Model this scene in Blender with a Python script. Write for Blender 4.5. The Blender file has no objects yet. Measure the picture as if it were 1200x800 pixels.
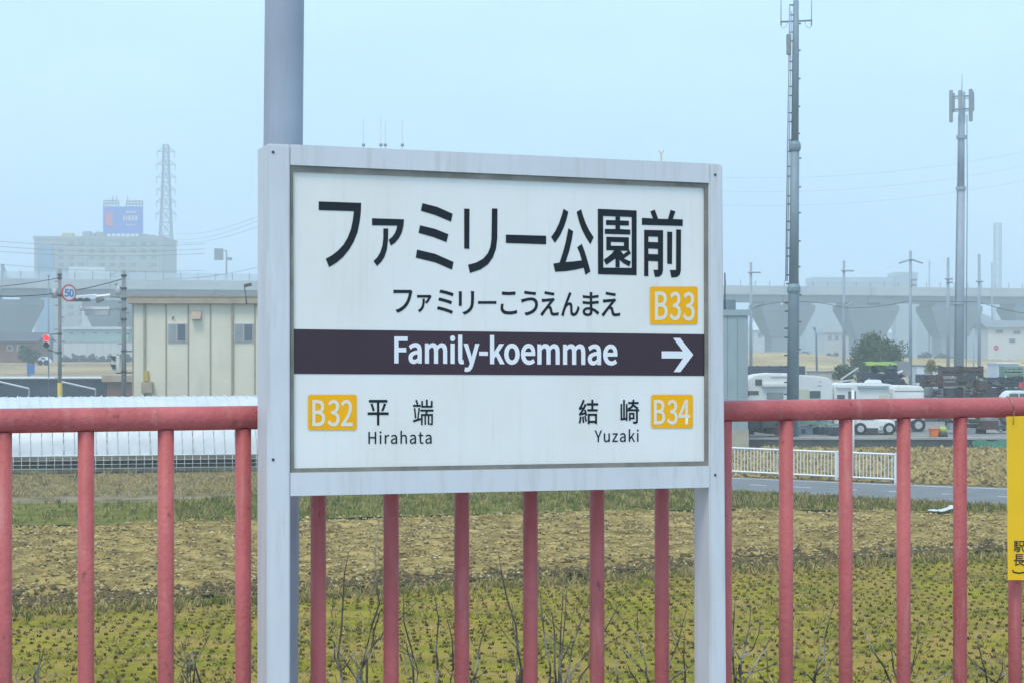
import bpy, bmesh, math, random, json
import numpy as np
from mathutils import Vector, noise as mnoise
R = math.radians
random.seed(7); rng = np.random.default_rng(7)
scene = bpy.context.scene
COL = scene.collection
F, HZ, CAMZ = 2000.0, 410.0, 4.2          # focal length (px of a 1200 px wide frame), horizon row, eye height above the field

# ------------------------------------------------------------------ camera, sky, sun, exposure
cam_d = bpy.data.cameras.new('camera'); cam = bpy.data.objects.new('camera', cam_d); COL.objects.link(cam)
cam.location = (0, 0, CAMZ); cam.rotation_euler = (R(90), 0, 0)
cam_d.sensor_width = 36; cam_d.lens = F*36/1200; cam_d.shift_y = (HZ-400)/1200
cam_d.clip_start = 0.05; cam_d.clip_end = 9000
scene.camera = cam
SUN_EL, SUN_AZ = 62, 205                   # high soft sun behind the camera's left shoulder
world = bpy.data.worlds.new('World'); scene.world = world; world.use_nodes = True
nt = world.node_tree; nt.nodes.clear()
wo = nt.nodes.new('ShaderNodeOutputWorld'); bg = nt.nodes.new('ShaderNodeBackground')
sk = nt.nodes.new('ShaderNodeTexSky'); sk.sky_type = 'NISHITA'; sk.sun_disc = False
sk.sun_elevation = R(SUN_EL); sk.sun_rotation = R(SUN_AZ); sk.air_density = 1.4; sk.dust_density = 2.0
tc = nt.nodes.new('ShaderNodeTexCoord'); ns = nt.nodes.new('ShaderNodeTexNoise')
ns.inputs['Scale'].default_value = 2.2; ns.inputs['Detail'].default_value = 5
mp = nt.nodes.new('ShaderNodeMapping'); mp.inputs['Scale'].default_value = (1, 1, 3)
rp = nt.nodes.new('ShaderNodeValToRGB')
rp.color_ramp.elements[0].position = .36; rp.color_ramp.elements[0].color = (.46, .745, 1.10, 1)
rp.color_ramp.elements[1].position = .64; rp.color_ramp.elements[1].color = (.64, .915, 1.14, 1)
sc_ = nt.nodes.new('ShaderNodeMix'); sc_.data_type = 'RGBA'; sc_.blend_type = 'MULTIPLY'
sc_.inputs[0].default_value = 1; sc_.inputs[7].default_value = (9.2, 9.2, 9.2, 1)
mx = nt.nodes.new('ShaderNodeMix'); mx.data_type = 'RGBA'; mx.inputs[0].default_value = .82
L = nt.links.new
L(tc.outputs['Generated'], mp.inputs[0]); L(mp.outputs[0], ns.inputs['Vector']); L(ns.outputs['Fac'], rp.inputs[0])
L(rp.outputs[0], sc_.inputs[6]); L(sk.outputs[0], mx.inputs[6]); L(sc_.outputs[2], mx.inputs[7])
L(mx.outputs[2], bg.inputs[0]); bg.inputs[1].default_value = 0.1; L(bg.outputs[0], wo.inputs[0])
sun_d = bpy.data.lights.new('sun', 'SUN'); sun_d.energy = 1.5; sun_d.angle = R(18); sun_d.color = (1, .90, .75)
sun = bpy.data.objects.new('sun', sun_d); COL.objects.link(sun)
sd = Vector((math.sin(R(SUN_AZ))*math.cos(R(SUN_EL)), math.cos(R(SUN_AZ))*math.cos(R(SUN_EL)), math.sin(R(SUN_EL))))
sun.rotation_euler = sd.to_track_quat('Z', 'Y').to_euler(); sun.location = (0, -20, 60)
vs = scene.view_settings; vs.view_transform = 'Standard'; vs.look = 'None'; vs.exposure = 0.56; vs.gamma = 1
vs.use_curve_mapping = False
scene.cycles.max_bounces = 6; scene.cycles.volume_bounces = 6
HAZE_DENSITY = 0.0017

# ------------------------------------------------------------------ helpers
ORG = {}
def W(px, py, Y): return Vector(((px-600)/F*Y, Y, CAMZ-(py-HZ)/F*Y))     # where a sight line meets depth Y
def GY(py): return CAMZ*F/(py-HZ)                                         # depth of the flat ground on a sight line
TH = math.atan(F/5479.0); DIRX, DIRY = math.cos(TH), math.sin(TH); NX, NY = math.sin(TH), -math.cos(TH)
FENCE0 = 3.70
def onplane(px, py, y0, off=0.0):                                         # a point on the upright plane parallel to the fence
    dx, dz = (px-600)/F, -(py-HZ)/F
    t = (NY*y0+off)/(NX*dx+NY)
    return Vector((dx*t, t, CAMZ+dz*t))

def mat(name, col, rough=.6, var=.15, scale=6.0, metal=0.0, bump=0.0, bscale=None, detail=6, col2=None, stretch=None, spec=.5, lo=.35, hi=.65):
    m = bpy.data.materials.new(name); m.use_nodes = True
    t = m.node_tree; b = t.nodes['Principled BSDF']
    b.inputs['Roughness'].default_value = rough; b.inputs['Metallic'].default_value = metal
    b.inputs['Specular IOR Level'].default_value = spec
    tc = t.nodes.new('ShaderNodeTexCoord'); mp = t.nodes.new('ShaderNodeMapping')
    if stretch: mp.inputs['Scale'].default_value = stretch
    n = t.nodes.new('ShaderNodeTexNoise'); n.inputs['Scale'].default_value = scale; n.inputs['Detail'].default_value = detail
    n.inputs['Roughness'].default_value = .62
    r = t.nodes.new('ShaderNodeValToRGB')
    c1 = tuple(min(1, c*(1-var)) for c in col); c2 = col2 or tuple(min(1, c*(1+var)) for c in col)
    r.color_ramp.elements[0].position = lo; r.color_ramp.elements[0].color = (*c1, 1)
    r.color_ramp.elements[1].position = hi; r.color_ramp.elements[1].color = (*c2, 1)
    k = t.links.new
    k(tc.outputs['Object'], mp.inputs[0]); k(mp.outputs[0], n.inputs['Vector']); k(n.outputs['Fac'], r.inputs[0]); k(r.outputs[0], b.inputs['Base Color'])
    if bump:
        n2 = t.nodes.new('ShaderNodeTexNoise'); n2.inputs['Scale'].default_value = bscale or scale*6; n2.inputs['Detail'].default_value = 4
        bp = t.nodes.new('ShaderNodeBump'); bp.inputs['Strength'].default_value = bump; bp.inputs['Distance'].default_value = .02
        k(mp.outputs[0], n2.inputs['Vector']); k(n2.outputs['Fac'], bp.inputs['Height']); k(bp.outputs[0], b.inputs['Normal'])
    return m

def layer(m, col, scale, lo, hi, stretch=None, amount=1.0):
    """a second stain / wear colour over a material made by mat()"""
    t = m.node_tree; b = t.nodes['Principled BSDF']; k = t.links.new
    src = b.inputs['Base Color'].links[0].from_socket
    tc = t.nodes.new('ShaderNodeTexCoord'); mp = t.nodes.new('ShaderNodeMapping')
    if stretch: mp.inputs['Scale'].default_value = stretch
    n = t.nodes.new('ShaderNodeTexNoise'); n.inputs['Scale'].default_value = scale; n.inputs['Detail'].default_value = 7; n.inputs['Roughness'].default_value = .65
    r = t.nodes.new('ShaderNodeMapRange'); r.inputs[1].default_value = lo; r.inputs[2].default_value = hi; r.inputs[4].default_value = amount
    mx = t.nodes.new('ShaderNodeMix'); mx.data_type = 'RGBA'; mx.inputs[7].default_value = (*col, 1)
    k(tc.outputs['Object'], mp.inputs[0]); k(mp.outputs[0], n.inputs['Vector']); k(n.outputs['Fac'], r.inputs[0]); k(r.outputs[0], mx.inputs[0])
    k(src, mx.inputs[6]); k(mx.outputs[2], b.inputs['Base Color'])
    return m

def tag(o, label=None, cat=None, group=None, kind=None):
    if label: o['label'] = label
    if cat: o['category'] = cat
    if group: o['group'] = group
    if kind: o['kind'] = kind
    return o
def thing(name, loc, label, cat, group=None):
    o = bpy.data.objects.new(name, None); COL.objects.link(o); o.location = loc; o.empty_display_size = .2
    ORG[o.name] = Vector(loc); return tag(o, label, cat, group)

class MB:
    """collects simple shapes (world coordinates), then links them as ONE mesh object"""
    def __init__(s): s.v = []; s.f = []; s.sm = []
    def add(s, vs, fs, smooth=False):
        n = len(s.v); s.v += [Vector(p) for p in vs]; s.f += [tuple(i+n for i in f) for f in fs]; s.sm += [smooth]*len(fs); return s
    def hexa(s, a, b):                      # two quads -> closed block
        return s.add(list(a)+list(b), [(0, 1, 2, 3), (7, 6, 5, 4), (0, 4, 5, 1), (1, 5, 6, 2), (2, 6, 7, 3), (3, 7, 4, 0)])
    def box(s, c, d, rz=0.0):
        x, y, z = d[0]/2, d[1]/2, d[2]/2; co, si = math.cos(rz), math.sin(rz)
        p = [(i*x, j*y, k*z) for k in (-1, 1) for i, j in ((-1, -1), (1, -1), (1, 1), (-1, 1))]
        p = [(c[0]+a*co-b*si, c[1]+a*si+b*co, c[2]+e) for a, b, e in p]
        return s.add(p, [(3, 2, 1, 0), (4, 5, 6, 7), (0, 1, 5, 4), (1, 2, 6, 5), (2, 3, 7, 6), (3, 0, 4, 7)])
    def tube(s, pts, r, n=8, caps=True, smooth=True):
        pts = [Vector(p) for p in pts]; rr = r if isinstance(r, (list, tuple)) else [r]*len(pts); base = len(s.v); vs = []
        for i, p in enumerate(pts):
            t = (pts[min(i+1, len(pts)-1)]-pts[max(i-1, 0)]).normalized()
            u = t.cross(Vector((0, 0, 1)) if abs(t.z) < .9 else Vector((0, 1, 0))).normalized(); w = t.cross(u)
            vs += [p+(u*math.cos(6.28318*j/n)+w*math.sin(6.28318*j/n))*rr[i] for j in range(n)]
        fs = [(i*n+j, i*n+(j+1) % n, (i+1)*n+(j+1) % n, (i+1)*n+j) for i in range(len(pts)-1) for j in range(n)]
        s.add(vs, fs, smooth)
        if caps: s.f += [tuple(base+j for j in range(n))[::-1], tuple(base+(len(pts)-1)*n+j for j in range(n))]; s.sm += [False, False]
        return s
    def bar(s, a, b, w, h=None):            # square bar
        return s.tube([a, b], (w if h is None else (w+h)/2)*.7071, 4, True, False)
    def prism(s, poly, vec):                # closed polygon (points in order) swept by vec
        n = len(poly); v = Vector(vec); p = [Vector(q) for q in poly]
        return s.add(p+[q+v for q in p], [tuple(range(n))[::-1], tuple(range(n, 2*n))]+[(i, (i+1) % n, n+(i+1) % n, n+i) for i in range(n)])
    def build(s, name, m, parent=None, loc=None, bevel=0.0, label=None):
        org = ORG[parent.name] if parent else Vector(loc or (0, 0, 0))
        me = bpy.data.meshes.new(name); me.from_pydata([p-org for p in s.v], [], s.f); me.update()
        bm = bmesh.new(); bm.from_mesh(me); bmesh.ops.recalc_face_normals(bm, faces=bm.faces)
        if bevel: bmesh.ops.bevel(bm, geom=list(bm.edges), offset=bevel, segments=2, affect='EDGES', clamp_overlap=True)
        bm.to_mesh(me); bm.free()
        if not bevel: me.polygons.foreach_set('use_smooth', s.sm)
        me.materials.append(m); o = bpy.data.objects.new(name, me); COL.objects.link(o)
        if parent: o.parent = parent
        else: o.location = org
        ORG[o.name] = org
        if label: o['label'] = label
        return o
def raw(name, v, f, m, parent=None, smooth=False):
    """numpy arrays straight into one mesh"""
    me = bpy.data.meshes.new(name); me.from_pydata(v.tolist() if hasattr(v, 'tolist') else v, [], f.tolist() if hasattr(f, 'tolist') else f)
    if smooth: me.polygons.foreach_set('use_smooth', [True]*len(me.polygons))
    me.update(); ms = m if isinstance(m, list) else [m]
    for q in ms: me.materials.append(q)
    o = bpy.data.objects.new(name, me); COL.objects.link(o)
    if parent: o.parent = parent
    ORG[o.name] = ORG[parent.name] if parent else Vector((0, 0, 0)); return o
def dup(root, loc, label=None):
    r = root.copy(); COL.objects.link(r); r.location = loc; ORG[r.name] = Vector(loc)
    if label: r['label'] = label
    for ch in [o for o in root.children]:
        c = ch.copy(); COL.objects.link(c); c.parent = r; ORG[c.name] = Vector(loc)
        for g in [o for o in ch.children]:
            d = g.copy(); COL.objects.link(d); d.parent = c; ORG[d.name] = Vector(loc)
    return r
def struct(o): o['kind'] = 'structure'; return o
def stuff(o): o['kind'] = 'stuff'; return o

# ------------------------------------------------------------------ materials
M = {}
M['soil'] = mat('earth', (.105, .088, .056), .95, .4, .35, bump=.6, bscale=6)
M['plow'] = layer(mat('plowed_earth', (.26, .175, .052), .95, .45, 1.6, bump=1.0, bscale=14, col2=(.46, .335, .115)), (.14, .105, .05), 3.4, .50, .64, (1, 1.6, 1), .8)
M['clod'] = mat('clod', (.26, .18, .068), .95, .4, 2.3, bump=.5, bscale=30, col2=(.52, .39, .155))
M['clod_dark'] = mat('damp_clod', (.12, .092, .045), .95, .35, 2.3, bump=.5, bscale=30)
M['straw'] = mat('straw', (.46, .37, .2), .85, .25, 3, col2=(.62, .54, .36))
M['moss'] = layer(mat('short_grass', (.185, .19, .010), .9, .35, 1.1, bump=.8, bscale=16, col2=(.31, .26, .02)), (.34, .225, .06), .7, .43, .60, (1, 1.6, 1), .85)
M['stub'] = mat('rice_stubble', (.07, .07, .016), .9, .4, 3, col2=(.15, .11, .03))
M['stubble_dry'] = mat('rice_stubble_dry', (.26, .2, .085), .9, .3, 3)
M['dark_moss'] = layer(mat('verge_grass', (.11, .155, .015), .9, .35, 1.2, bump=.7, bscale=18, col2=(.2, .185, .04)), (.29, .22, .08), 1.4, .5, .7, None, .7)
M['litter'] = layer(mat('straw_litter', (.20, .16, .085), .92, .35, 1.2, bump=.8, bscale=12, col2=(.31, .25, .15)), (.06, .145, .04), .16, .54, .6, (1, .6, 1), .8)
M['grass'] = mat('grass_blade', (.10, .15, .018), .85, .35, 1.4, col2=(.21, .21, .045))
M['grass_dry'] = mat('dry_grass_blade', (.36, .28, .12), .9, .3, 2)
M['asphalt'] = layer(mat('asphalt', (.165, .17, .178), .9, .12, 1.2, bump=.25, bscale=60), (.22, .22, .22), .5, .45, .7, (1, 4, 1), .6)
M['mark'] = layer(mat('road_paint', (.62, .62, .6), .8, .1, 4), (.3, .3, .3), 5, .5, .7)
M['concrete'] = layer(mat('concrete', (.36, .355, .34), .9, .14, .6, bump=.2, bscale=12), (.2, .195, .185), .35, .5, .75, (1, 1, .25), .7)
M['dark_wall'] = layer(mat('dark_concrete', (.075, .085, .085), .9, .3, 1.5), (.05, .10, .075), .3, .5, .6, None, .7)
M['gravel'] = mat('gravel', (.26, .25, .235), .95, .25, 2, bump=.5, bscale=30)
M['bank'] = layer(mat('dry_bank_grass', (.46, .32, .13), .95, .22, .12, bump=.5, bscale=1.5, col2=(.56, .42, .2), stretch=(1, 1, 3)), (.24, .19, .115), .16, .47, .60, (.6, 2, 8), .85)
M['hill'] = mat('far_hill_woods', (.075, .11, .13), .95, .35, .03, col2=(.09, .1, .085))
M['slope'] = mat('weedy_slope', (.11, .10, .045), .95, .4, 2, bump=.6)

for k in ('soil', 'plow', 'clod', 'clod_dark', 'straw', 'moss', 'stub', 'stubble_dry', 'dark_moss', 'litter', 'grass', 'grass_dry', 'gravel', 'bank', 'hill', 'slope'):
    M[k].node_tree.nodes['Principled BSDF'].inputs['Specular IOR Level'].default_value = .06      # dry earth and dead stems have no sheen

# ------------------------------------------------------------------ ground and fields
def sheet(name, poly, z, m, step=None):
    n = len(poly); v = [(x, y, z) for x, y in poly]
    me = bpy.data.meshes.new(name); me.from_pydata(v, [], [tuple(range(n))]); me.materials.append(m); me.update()
    if me.polygons[0].normal.z < 0: me.flip_normals()
    o = bpy.data.objects.new(name, me); COL.objects.link(o); ORG[name] = Vector((0, 0, 0)); return struct(o)
gv, gf = [], []
for i in range(18):
    for j in range(19): gv.append((-560+i*1120/17, -20+j*890/18, -.3))
for i in range(17):
    for j in range(18): a = i*19+j; gf.append((a, a+19, a+20, a+1))
struct(raw('ground', gv, gf, M['soil']))

ROWDIR = math.atan(.43)                                 # the field rows run across the view and away to the right
co, si = math.cos(ROWDIR), math.sin(ROWDIR)
VER = [(-40, 36.5), (-8.4, 40.8), (0, 43.6), (6, 44.6), (14, 43.2), (30, 36)]
def field_xy(u, w): return u*co-w*si, 31.1+u*si+w*co
def fieldgrid(name, u0, u1, w0, w1, du, dw, m, hgt, z0, keep=None):
    """field sheet in row coordinates: u along the rows, w across them; origin on the line between the two fields"""
    U = np.arange(u0, u1+du/2, du); Wd = np.arange(w0, w1+dw/2, dw); nu, nw = len(U), len(Wd)
    uu, ww = np.meshgrid(U, Wd, indexing='ij'); X = uu*co-ww*si; Y = 31.1+uu*si+ww*co
    Z = np.array([hgt(a, b) for a, b in zip(uu.ravel(), ww.ravel())])+z0
    v = np.stack([X.ravel(), Y.ravel(), Z], 1)
    i, j = np.meshgrid(np.arange(nu-1), np.arange(nw-1), indexing='ij'); a = (i*nw+j).ravel()
    return struct(raw(name, v, np.stack([a, a+nw, a+nw+1, a+1], 1), m, smooth=True))
def past_verge(u, w): x, y = field_xy(u, w); return y-np.interp(x, [q[0] for q in VER], [q[1] for q in VER])
def plow_h(u, w):
    if past_verge(u, w) > .1: return -.06
    big = mnoise.noise((u*.5, w*.9, 1.3)); sm = mnoise.noise((u*2.6, w*3.4, 4.1)); fi = mnoise.noise((u*6, w*7, 9.7))
    edge = -.05*math.exp(-((w-.4)/.3)**2)
    return .05+.035*math.sin(w*4.2+big*1.6)+.05*sm+.03*fi+.03*big+edge
fieldgrid('plowed_field', -17, 22, .05, 22, .11, .11, M['plow'], plow_h, -.02)
def moss_h(u, w):
    return .012*mnoise.noise((u*1.8, w*1.8, 2.2))+.02*mnoise.noise((u*.3, w*.5, 7.2))
fieldgrid('rice_field', -20, 22, -22, .02, .35, .35, M['moss'], moss_h, .0)
# verge between the plowed field and the greenhouse / road, straw litter in front of the greenhouse, second field, gravel yard
ROADN = [(-1.2, 58.6), (3, 53.4), (6.5, 50.3), (9.6, 47.9), (13.2, 45.2), (34, 29.6)]
ROADF = [(-1.0, 64), (3.4, 58.6), (7.2, 55.6), (10.9, 53.4), (14.9, 51.3), (40, 36.2)]
def ribbon(name, a, b, z, m, sub=1):
    v, f = [], []
    for k in range(len(a)): v += [(*a[k], z), (*b[k], z)]
    for k in range(len(a)-1): f.append((2*k, 2*k+2, 2*k+3, 2*k+1))
    o = raw(name, v, f, m); me = o.data
    if me.polygons[0].normal.z < 0: me.flip_normals()
    return struct(o)
ribbon('grass_verge', VER, [(-40, 44), (-9.5, 46.6), (-1.2, 58.55), (6.4, 50.25), (13.1, 45.15), (34, 29.5)], .06, M['dark_moss'])
ribbon('straw_ground', [(-44, 43.95), (-9.5, 46.55), (-5, 50), (-1.3, 58.5)], [(-44, 62), (-9.5, 64), (-5, 65), (-1.3, 66)], .055, M['litter'])
ribbon('road', ROADN, ROADF, .07, M['asphalt'])
def lerp2(a, b, t): return (a[0]+(b[0]-a[0])*t, a[1]+(b[1]-a[1])*t)
ribbon('road_edge_line', [lerp2(a, b, .90) for a, b in zip(ROADN, ROADF)], [lerp2(a, b, .93) for a, b in zip(ROADN, ROADF)], .0745, M['mark'])
md = MB()
for k in range(14):                                       # worn dashes down the middle
    t = k/14*5; i = int(t); fr = t-i; p = lerp2(lerp2(ROADN[i], ROADN[i+1], fr), lerp2(ROADF[i], ROADF[i+1], fr), .47)
    q = lerp2(lerp2(ROADN[i], ROADN[i+1], min(1, fr+.14)), lerp2(ROADF[i], ROADF[i+1], min(1, fr+.14)), .47)
    d = Vector((q[0]-p[0], q[1]-p[1], 0)).normalized(); n = Vector((-d.y, d.x, 0))*.07
    P, Q = Vector((*p, .0745)), Vector((*q, .0745)); md.add([P-n, Q-n, Q+n, P+n], [(0, 1, 2, 3)])
struct(md.build('road_dash_line', M['mark']))
ribbon('far_field', [(a[0]+.05, a[1]+.15) for a in ROADF], [(-1, 76), (5, 73.5), (9, 72.8), (16, 72.4), (24, 72.2), (60, 72)], .064, M['plow'])
yd = MB(); yd.box((36, 100, .21), (70, 55, .44)); struct(yd.build('gravel_yard', M['gravel']))
# the station side: platform, its back wall and the weedy slope down to the field
def pl(s, off, z): return Vector((s*DIRX+NX*off, FENCE0+s*DIRY+NY*off, z))      # s along the fence, off towards the train
p = MB(); p.hexa([pl(-30, -.25, 2.0), pl(30, -.25, 2.0), pl(30, 2.6, 2.0), pl(-30, 2.6, 2.0)], [pl(-30, -.25, 2.96), pl(30, -.25, 2.96), pl(30, 2.6, 2.96), pl(-30, 2.6, 2.96)])
struct(p.build('platform', M['concrete']))
p = MB(); p.add([pl(-30, -.25, 2.72), pl(30, -.25, 2.72), pl(30, -5.6, -.3), pl(-30, -5.6, -.3), pl(-30, 12, 1.9), pl(30, 12, 1.9), pl(30, 2.6, 1.9), pl(-30, 2.6, 1.9)], [(0, 1, 2, 3), (4, 5, 6, 7)])
struct(p.build('embankment_slope', M['slope']))
# dry grass banks that carry the far road, and low wooded hills
def bankstrip(name, xs, y0, tops, depth, m):
    v, f = [], []
    for x, t in zip(xs, tops): v += [(x, y0, -.3), (x, y0+depth*.35, t), (x, y0+depth*.7, t), (x, y0+depth, -.3)]
    for k in range(len(xs)-1):
        for j in range(3): f.append((4*k+j, 4*k+4+j, 4*k+5+j, 4*k+1+j))
    return struct(raw(name, v, f, m, smooth=False))
xs = np.linspace(22, 130, 260)
bankstrip('dry_grass_bank', xs, 232, [2.9+.35*mnoise.noise((x*.06, 3, 1))+.16*mnoise.noise((x*.9, 3, 1))+.12*mnoise.noise((x*2.7, 5, 1))+.9*math.exp(-((x-38)/9)**2) for x in xs], 40, M['bank'])
xs = np.linspace(-130, -20, 240)
M['tan_field'] = layer(mat('tan_field_grass', (.30, .205, .105), .95, .25, .15, bump=.5, bscale=1.5, col2=(.42, .30, .15), stretch=(.4, 2, 6)), (.20, .15, .10), .12, .5, .62, (.3, 2, 8), .8)
bankstrip('dry_grass_field', xs, 196, [2.6+.12*mnoise.noise((x*.1, 6, 1))+.12*mnoise.noise((x*1.5, 6, 1)) for x in xs], 44, M['tan_field'])
v, f = [], []
xs = np.linspace(-420, 440, 130)
def hill_top(x):
    h = 8+4.5*mnoise.noise((x*.012, 1.7, .3))+2*mnoise.noise((x*.06, 5.1, .9))
    if 136 < x < 250: h = max(h, 30+3*mnoise.noise((x*.04, 2, 3))+1.6*mnoise.noise((x*.18, 2, 3))-max(0, (x-205)*.5))
    return max(3.5, h)
for x in xs: t = hill_top(x); v += [(x, 755, -.3), (x, 780, t*.75), (x, 805, t), (x, 840, -.3)]
for k in range(len(xs)-1):
    for j in range(3): f.append((4*k+j, 4*k+4+j, 4*k+5+j, 4*k+1+j))
struct(raw('hills', v, f, M['hill'], smooth=True))

# ------------------------------------------------------------------ clods, straw, stubble, grass (nobody could count them)
def scatter_pts(n, u0, u1, w0, w1):
    return rng.uniform(u0, u1, n), rng.uniform(w0, w1, n)
def in_view(x, y, pad=1.06): return np.abs(x) < (y*.30+.5)*pad
OCT = np.array([(1, 0, 0), (0, 1, 0), (-1, 0, 0), (0, -1, 0), (0, 0, 1), (.2, .2, -.6)]); OF = np.array([(0, 1, 4), (1, 2, 4), (2, 3, 4), (3, 0, 4), (1, 0, 5), (2, 1, 5), (3, 2, 5), (0, 3, 5)])
def clods(name, n, smin, smax, m, zoff=.02, w0=.1, w1=20):
    u, w = scatter_pts(n, -17, 22, w0, w1); w = w0+(w-w0)*(rng.random(n) if w1 < 3 else 1)**.5; 
    dens = np.array([.5+.5*mnoise.noise((a*.8, b*1.4, 3)) for a, b in zip(u, w)]); k = rng.random(n) < dens+.25
    u, w = u[k], w[k]; x, y = field_xy(u, w); k = in_view(x, y) & (past_verge(u, w) < .1); u, w, x, y = u[k], w[k], x[k], y[k]; n = len(x)
    z = np.array([plow_h(a, b) for a, b in zip(u, w)])-.02+zoff
    s = smin+(smax-smin)*rng.random(n)**2.2
    P = OCT[None]*(s[:, None, None]*rng.uniform(.55, 1.35, (n, 6, 1)))*np.array([1, 1, .75]); a = rng.uniform(0, 6.28, n); ca, sa = np.cos(a)[:, None], np.sin(a)[:, None]
    V = np.stack([P[:, :, 0]*ca-P[:, :, 1]*sa+x[:, None], P[:, :, 0]*sa+P[:, :, 1]*ca+y[:, None], P[:, :, 2]+z[:, None]], 2).reshape(-1, 3)
    Fc = (OF[None]+6*np.arange(n)[:, None, None]).reshape(-1, 3)
    return stuff(raw(name, V, Fc, m))
clods('soil_clods', 46000, .014, .07, M['clod'])
clods('dark_soil_clods', 8000, .012, .055, M['clod_dark'], .03)
clods('damp_edge_clods', 9000, .02, .09, M['clod_dark'], .02, .1, 1.9)
clods('pale_straw_bits', 11000, .012, .045, M['straw'], .05)
def far_clods(name, n, smin, smax, m):
    y = rng.uniform(51, 72, n); x = rng.uniform(4.5, 24, n); k = in_view(x, y) & (y > np.interp(x, [q[0] for q in ROADF], [q[1] for q in ROADF])+.3); x, y = x[k], y[k]; n = len(x)
    s = smin+(smax-smin)*rng.random(n)**2; P = OCT[None]*(s[:, None, None]*rng.uniform(.6, 1.4, (n, 6, 1)))
    return stuff(raw(name, (P+np.stack([x, y, np.full(n, .085)], 1)[:, None, :]).reshape(-1, 3), (OF[None]+6*np.arange(n)[:, None, None]).reshape(-1, 3), m))
far_clods('far_field_clods', 16000, .03, .13, M['clod']); far_clods('far_field_dark_clods', 6000, .03, .11, M['clod_dark'])
def blades(x, y, z, h, wd, lean, n_each):
    """thin upright leaves: n_each per point, one triangle pair each"""
    n = len(x)*n_each; X = np.repeat(x, n_each); Y = np.repeat(y, n_each); Z = np.repeat(z, n_each)
    r = rng.random(n)**.5*np.repeat(wd, n_each); a = rng.uniform(0, 6.28, n); X = X+r*np.cos(a); Y = Y+r*np.sin(a)
    H = np.repeat(h, n_each)*rng.uniform(.6, 1.15, n); b = rng.uniform(0, 3.14, n); bw = .006+.010*rng.random(n)
    lx, ly = lean*H*rng.normal(0, 1, n), lean*H*rng.normal(0, 1, n)
    dx, dy = np.cos(b)*bw, np.sin(b)*bw
    V = np.stack([np.stack([X-dx, Y-dy, Z], 1), np.stack([X+dx, Y+dy, Z], 1), np.stack([X+lx+dx*.6, Y+ly+dy*.6, Z+H], 1), np.stack([X+lx-dx*.6, Y+ly-dy*.6, Z+H], 1)], 1).reshape(-1, 3)
    return V, (np.array([[0, 1, 2, 3]])+4*np.arange(n)[:, None])
def stub_pts():
    us, ws = [], []
    for k in range(1, 56):
        w = -.5-k*.33
        for u in np.arange(-16, 18, .215): us.append(u+random.gauss(0, .016)+(k % 2)*.125); ws.append(w+random.gauss(0, .02))
    u, w = np.array(us), np.array(ws); x, y = field_xy(u, w); k = in_view(x, y) & (y > 17); return u[k], w[k], x[k], y[k]
u, w, x, y = stub_pts()
z = np.array([moss_h(a, b) for a, b in zip(u, w)])-.005
drop = np.array([mnoise.noise((a*.5, b*.5, 11)) for a, b in zip(u, w)])+rng.normal(0, .22, len(u))
k = drop < .42
V, Fc = blades(x[k], y[k], z[k], rng.uniform(.025, .05, k.sum()), rng.uniform(.024, .042, k.sum()), .35, 10); stuff(raw('rice_stubble', V, Fc, M['stub']))
k2 = (drop > .05) & (drop < .6)
V, Fc = blades(x[k2], y[k2], z[k2], rng.uniform(.04, .1, k2.sum()), rng.uniform(.03, .07, k2.sum()), .5, 4); stuff(raw('dry_stubble', V, Fc, M['stubble_dry']))
def fuzz(name, n, m, h0, h1, each):
    u, w = rng.uniform(-16, 18, n), rng.uniform(-18, -.2, n); x, y = field_xy(u, w)
    patch = np.array([mnoise.noise((a*.55, b*.8, 21+len(name))) for a, b in zip(u, w)])
    k = in_view(x, y) & (y > 18) & (patch+rng.normal(0, .15, n) > -.05); x, y = x[k], y[k]
    return stuff(raw(name, *blades(x, y, np.full(len(x), -.005), rng.uniform(h0, h1, len(x)), np.full(len(x), .09), .8, each), m))
M['moss_blade'] = mat('moss_blade', (.17, .20, .010), .9, .35, 1.2, col2=(.31, .28, .02), spec=.06)
fuzz('short_field_grass', 22000, M['moss_blade'], .02, .05, 4); fuzz('dry_field_grass', 22000, M['grass_dry'], .02, .06, 3); fuzz('brown_field_litter', 6000, M['stubble_dry'], .02, .04, 3)
def grass_strip(name, n, fn, h0, h1, m, each=5, lean=.35):
    x, y = fn(n); k = in_view(x, y); x, y = x[k], y[k]
    return stuff(raw(name, *blades(x, y, np.full(len(x), .05), rng.uniform(h0, h1, len(x)), np.full(len(x), .09), lean, each), m))
def along(poly_a, poly_b):
    def fn(n):
        t = rng.uniform(0, len(poly_a)-1.001, n); i = t.astype(int); fr = t-i; s = rng.random(n)
        A, B = np.array(poly_a), np.array(poly_b)
        a = A[i]*(1-fr)[:, None]+A[i+1]*fr[:, None]; b = B[i]*(1-fr)[:, None]+B[i+1]*fr[:, None]; q = a*(1-s)[:, None]+b*s[:, None]
        return q[:, 0], q[:, 1]
    return fn
VB = [(-40, 44), (-9.5, 46.6), (-1.2, 55), (6.3, 50.1), (12.9, 45.1), (34, 29.5)]
grass_strip('verge_grass', 6500, along(VER, VB), .05, .16, M['grass'])
grass_strip('dry_verge_grass', 3200, along(VER, VB), .05, .2, M['grass_dry'])
def furrow(n):
    u = rng.uniform(-16, 18, n); w = rng.normal(-.55, .28, n); return field_xy(u, w)
def furrow_g(name, n, m, h0, h1):
    x, y = furrow(n); k = in_view(x, y); x, y = x[k], y[k]
    return stuff(raw(name, *blades(x, y, np.full(len(x), .0), rng.uniform(h0, h1, len(x)), np.full(len(x), .08), .5, 5), m))
furrow_g('dry_field_edge_grass', 1500, M['grass_dry'], .05, .16); furrow_g('green_field_edge_grass', 900, M['grass'], .05, .14)
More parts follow.
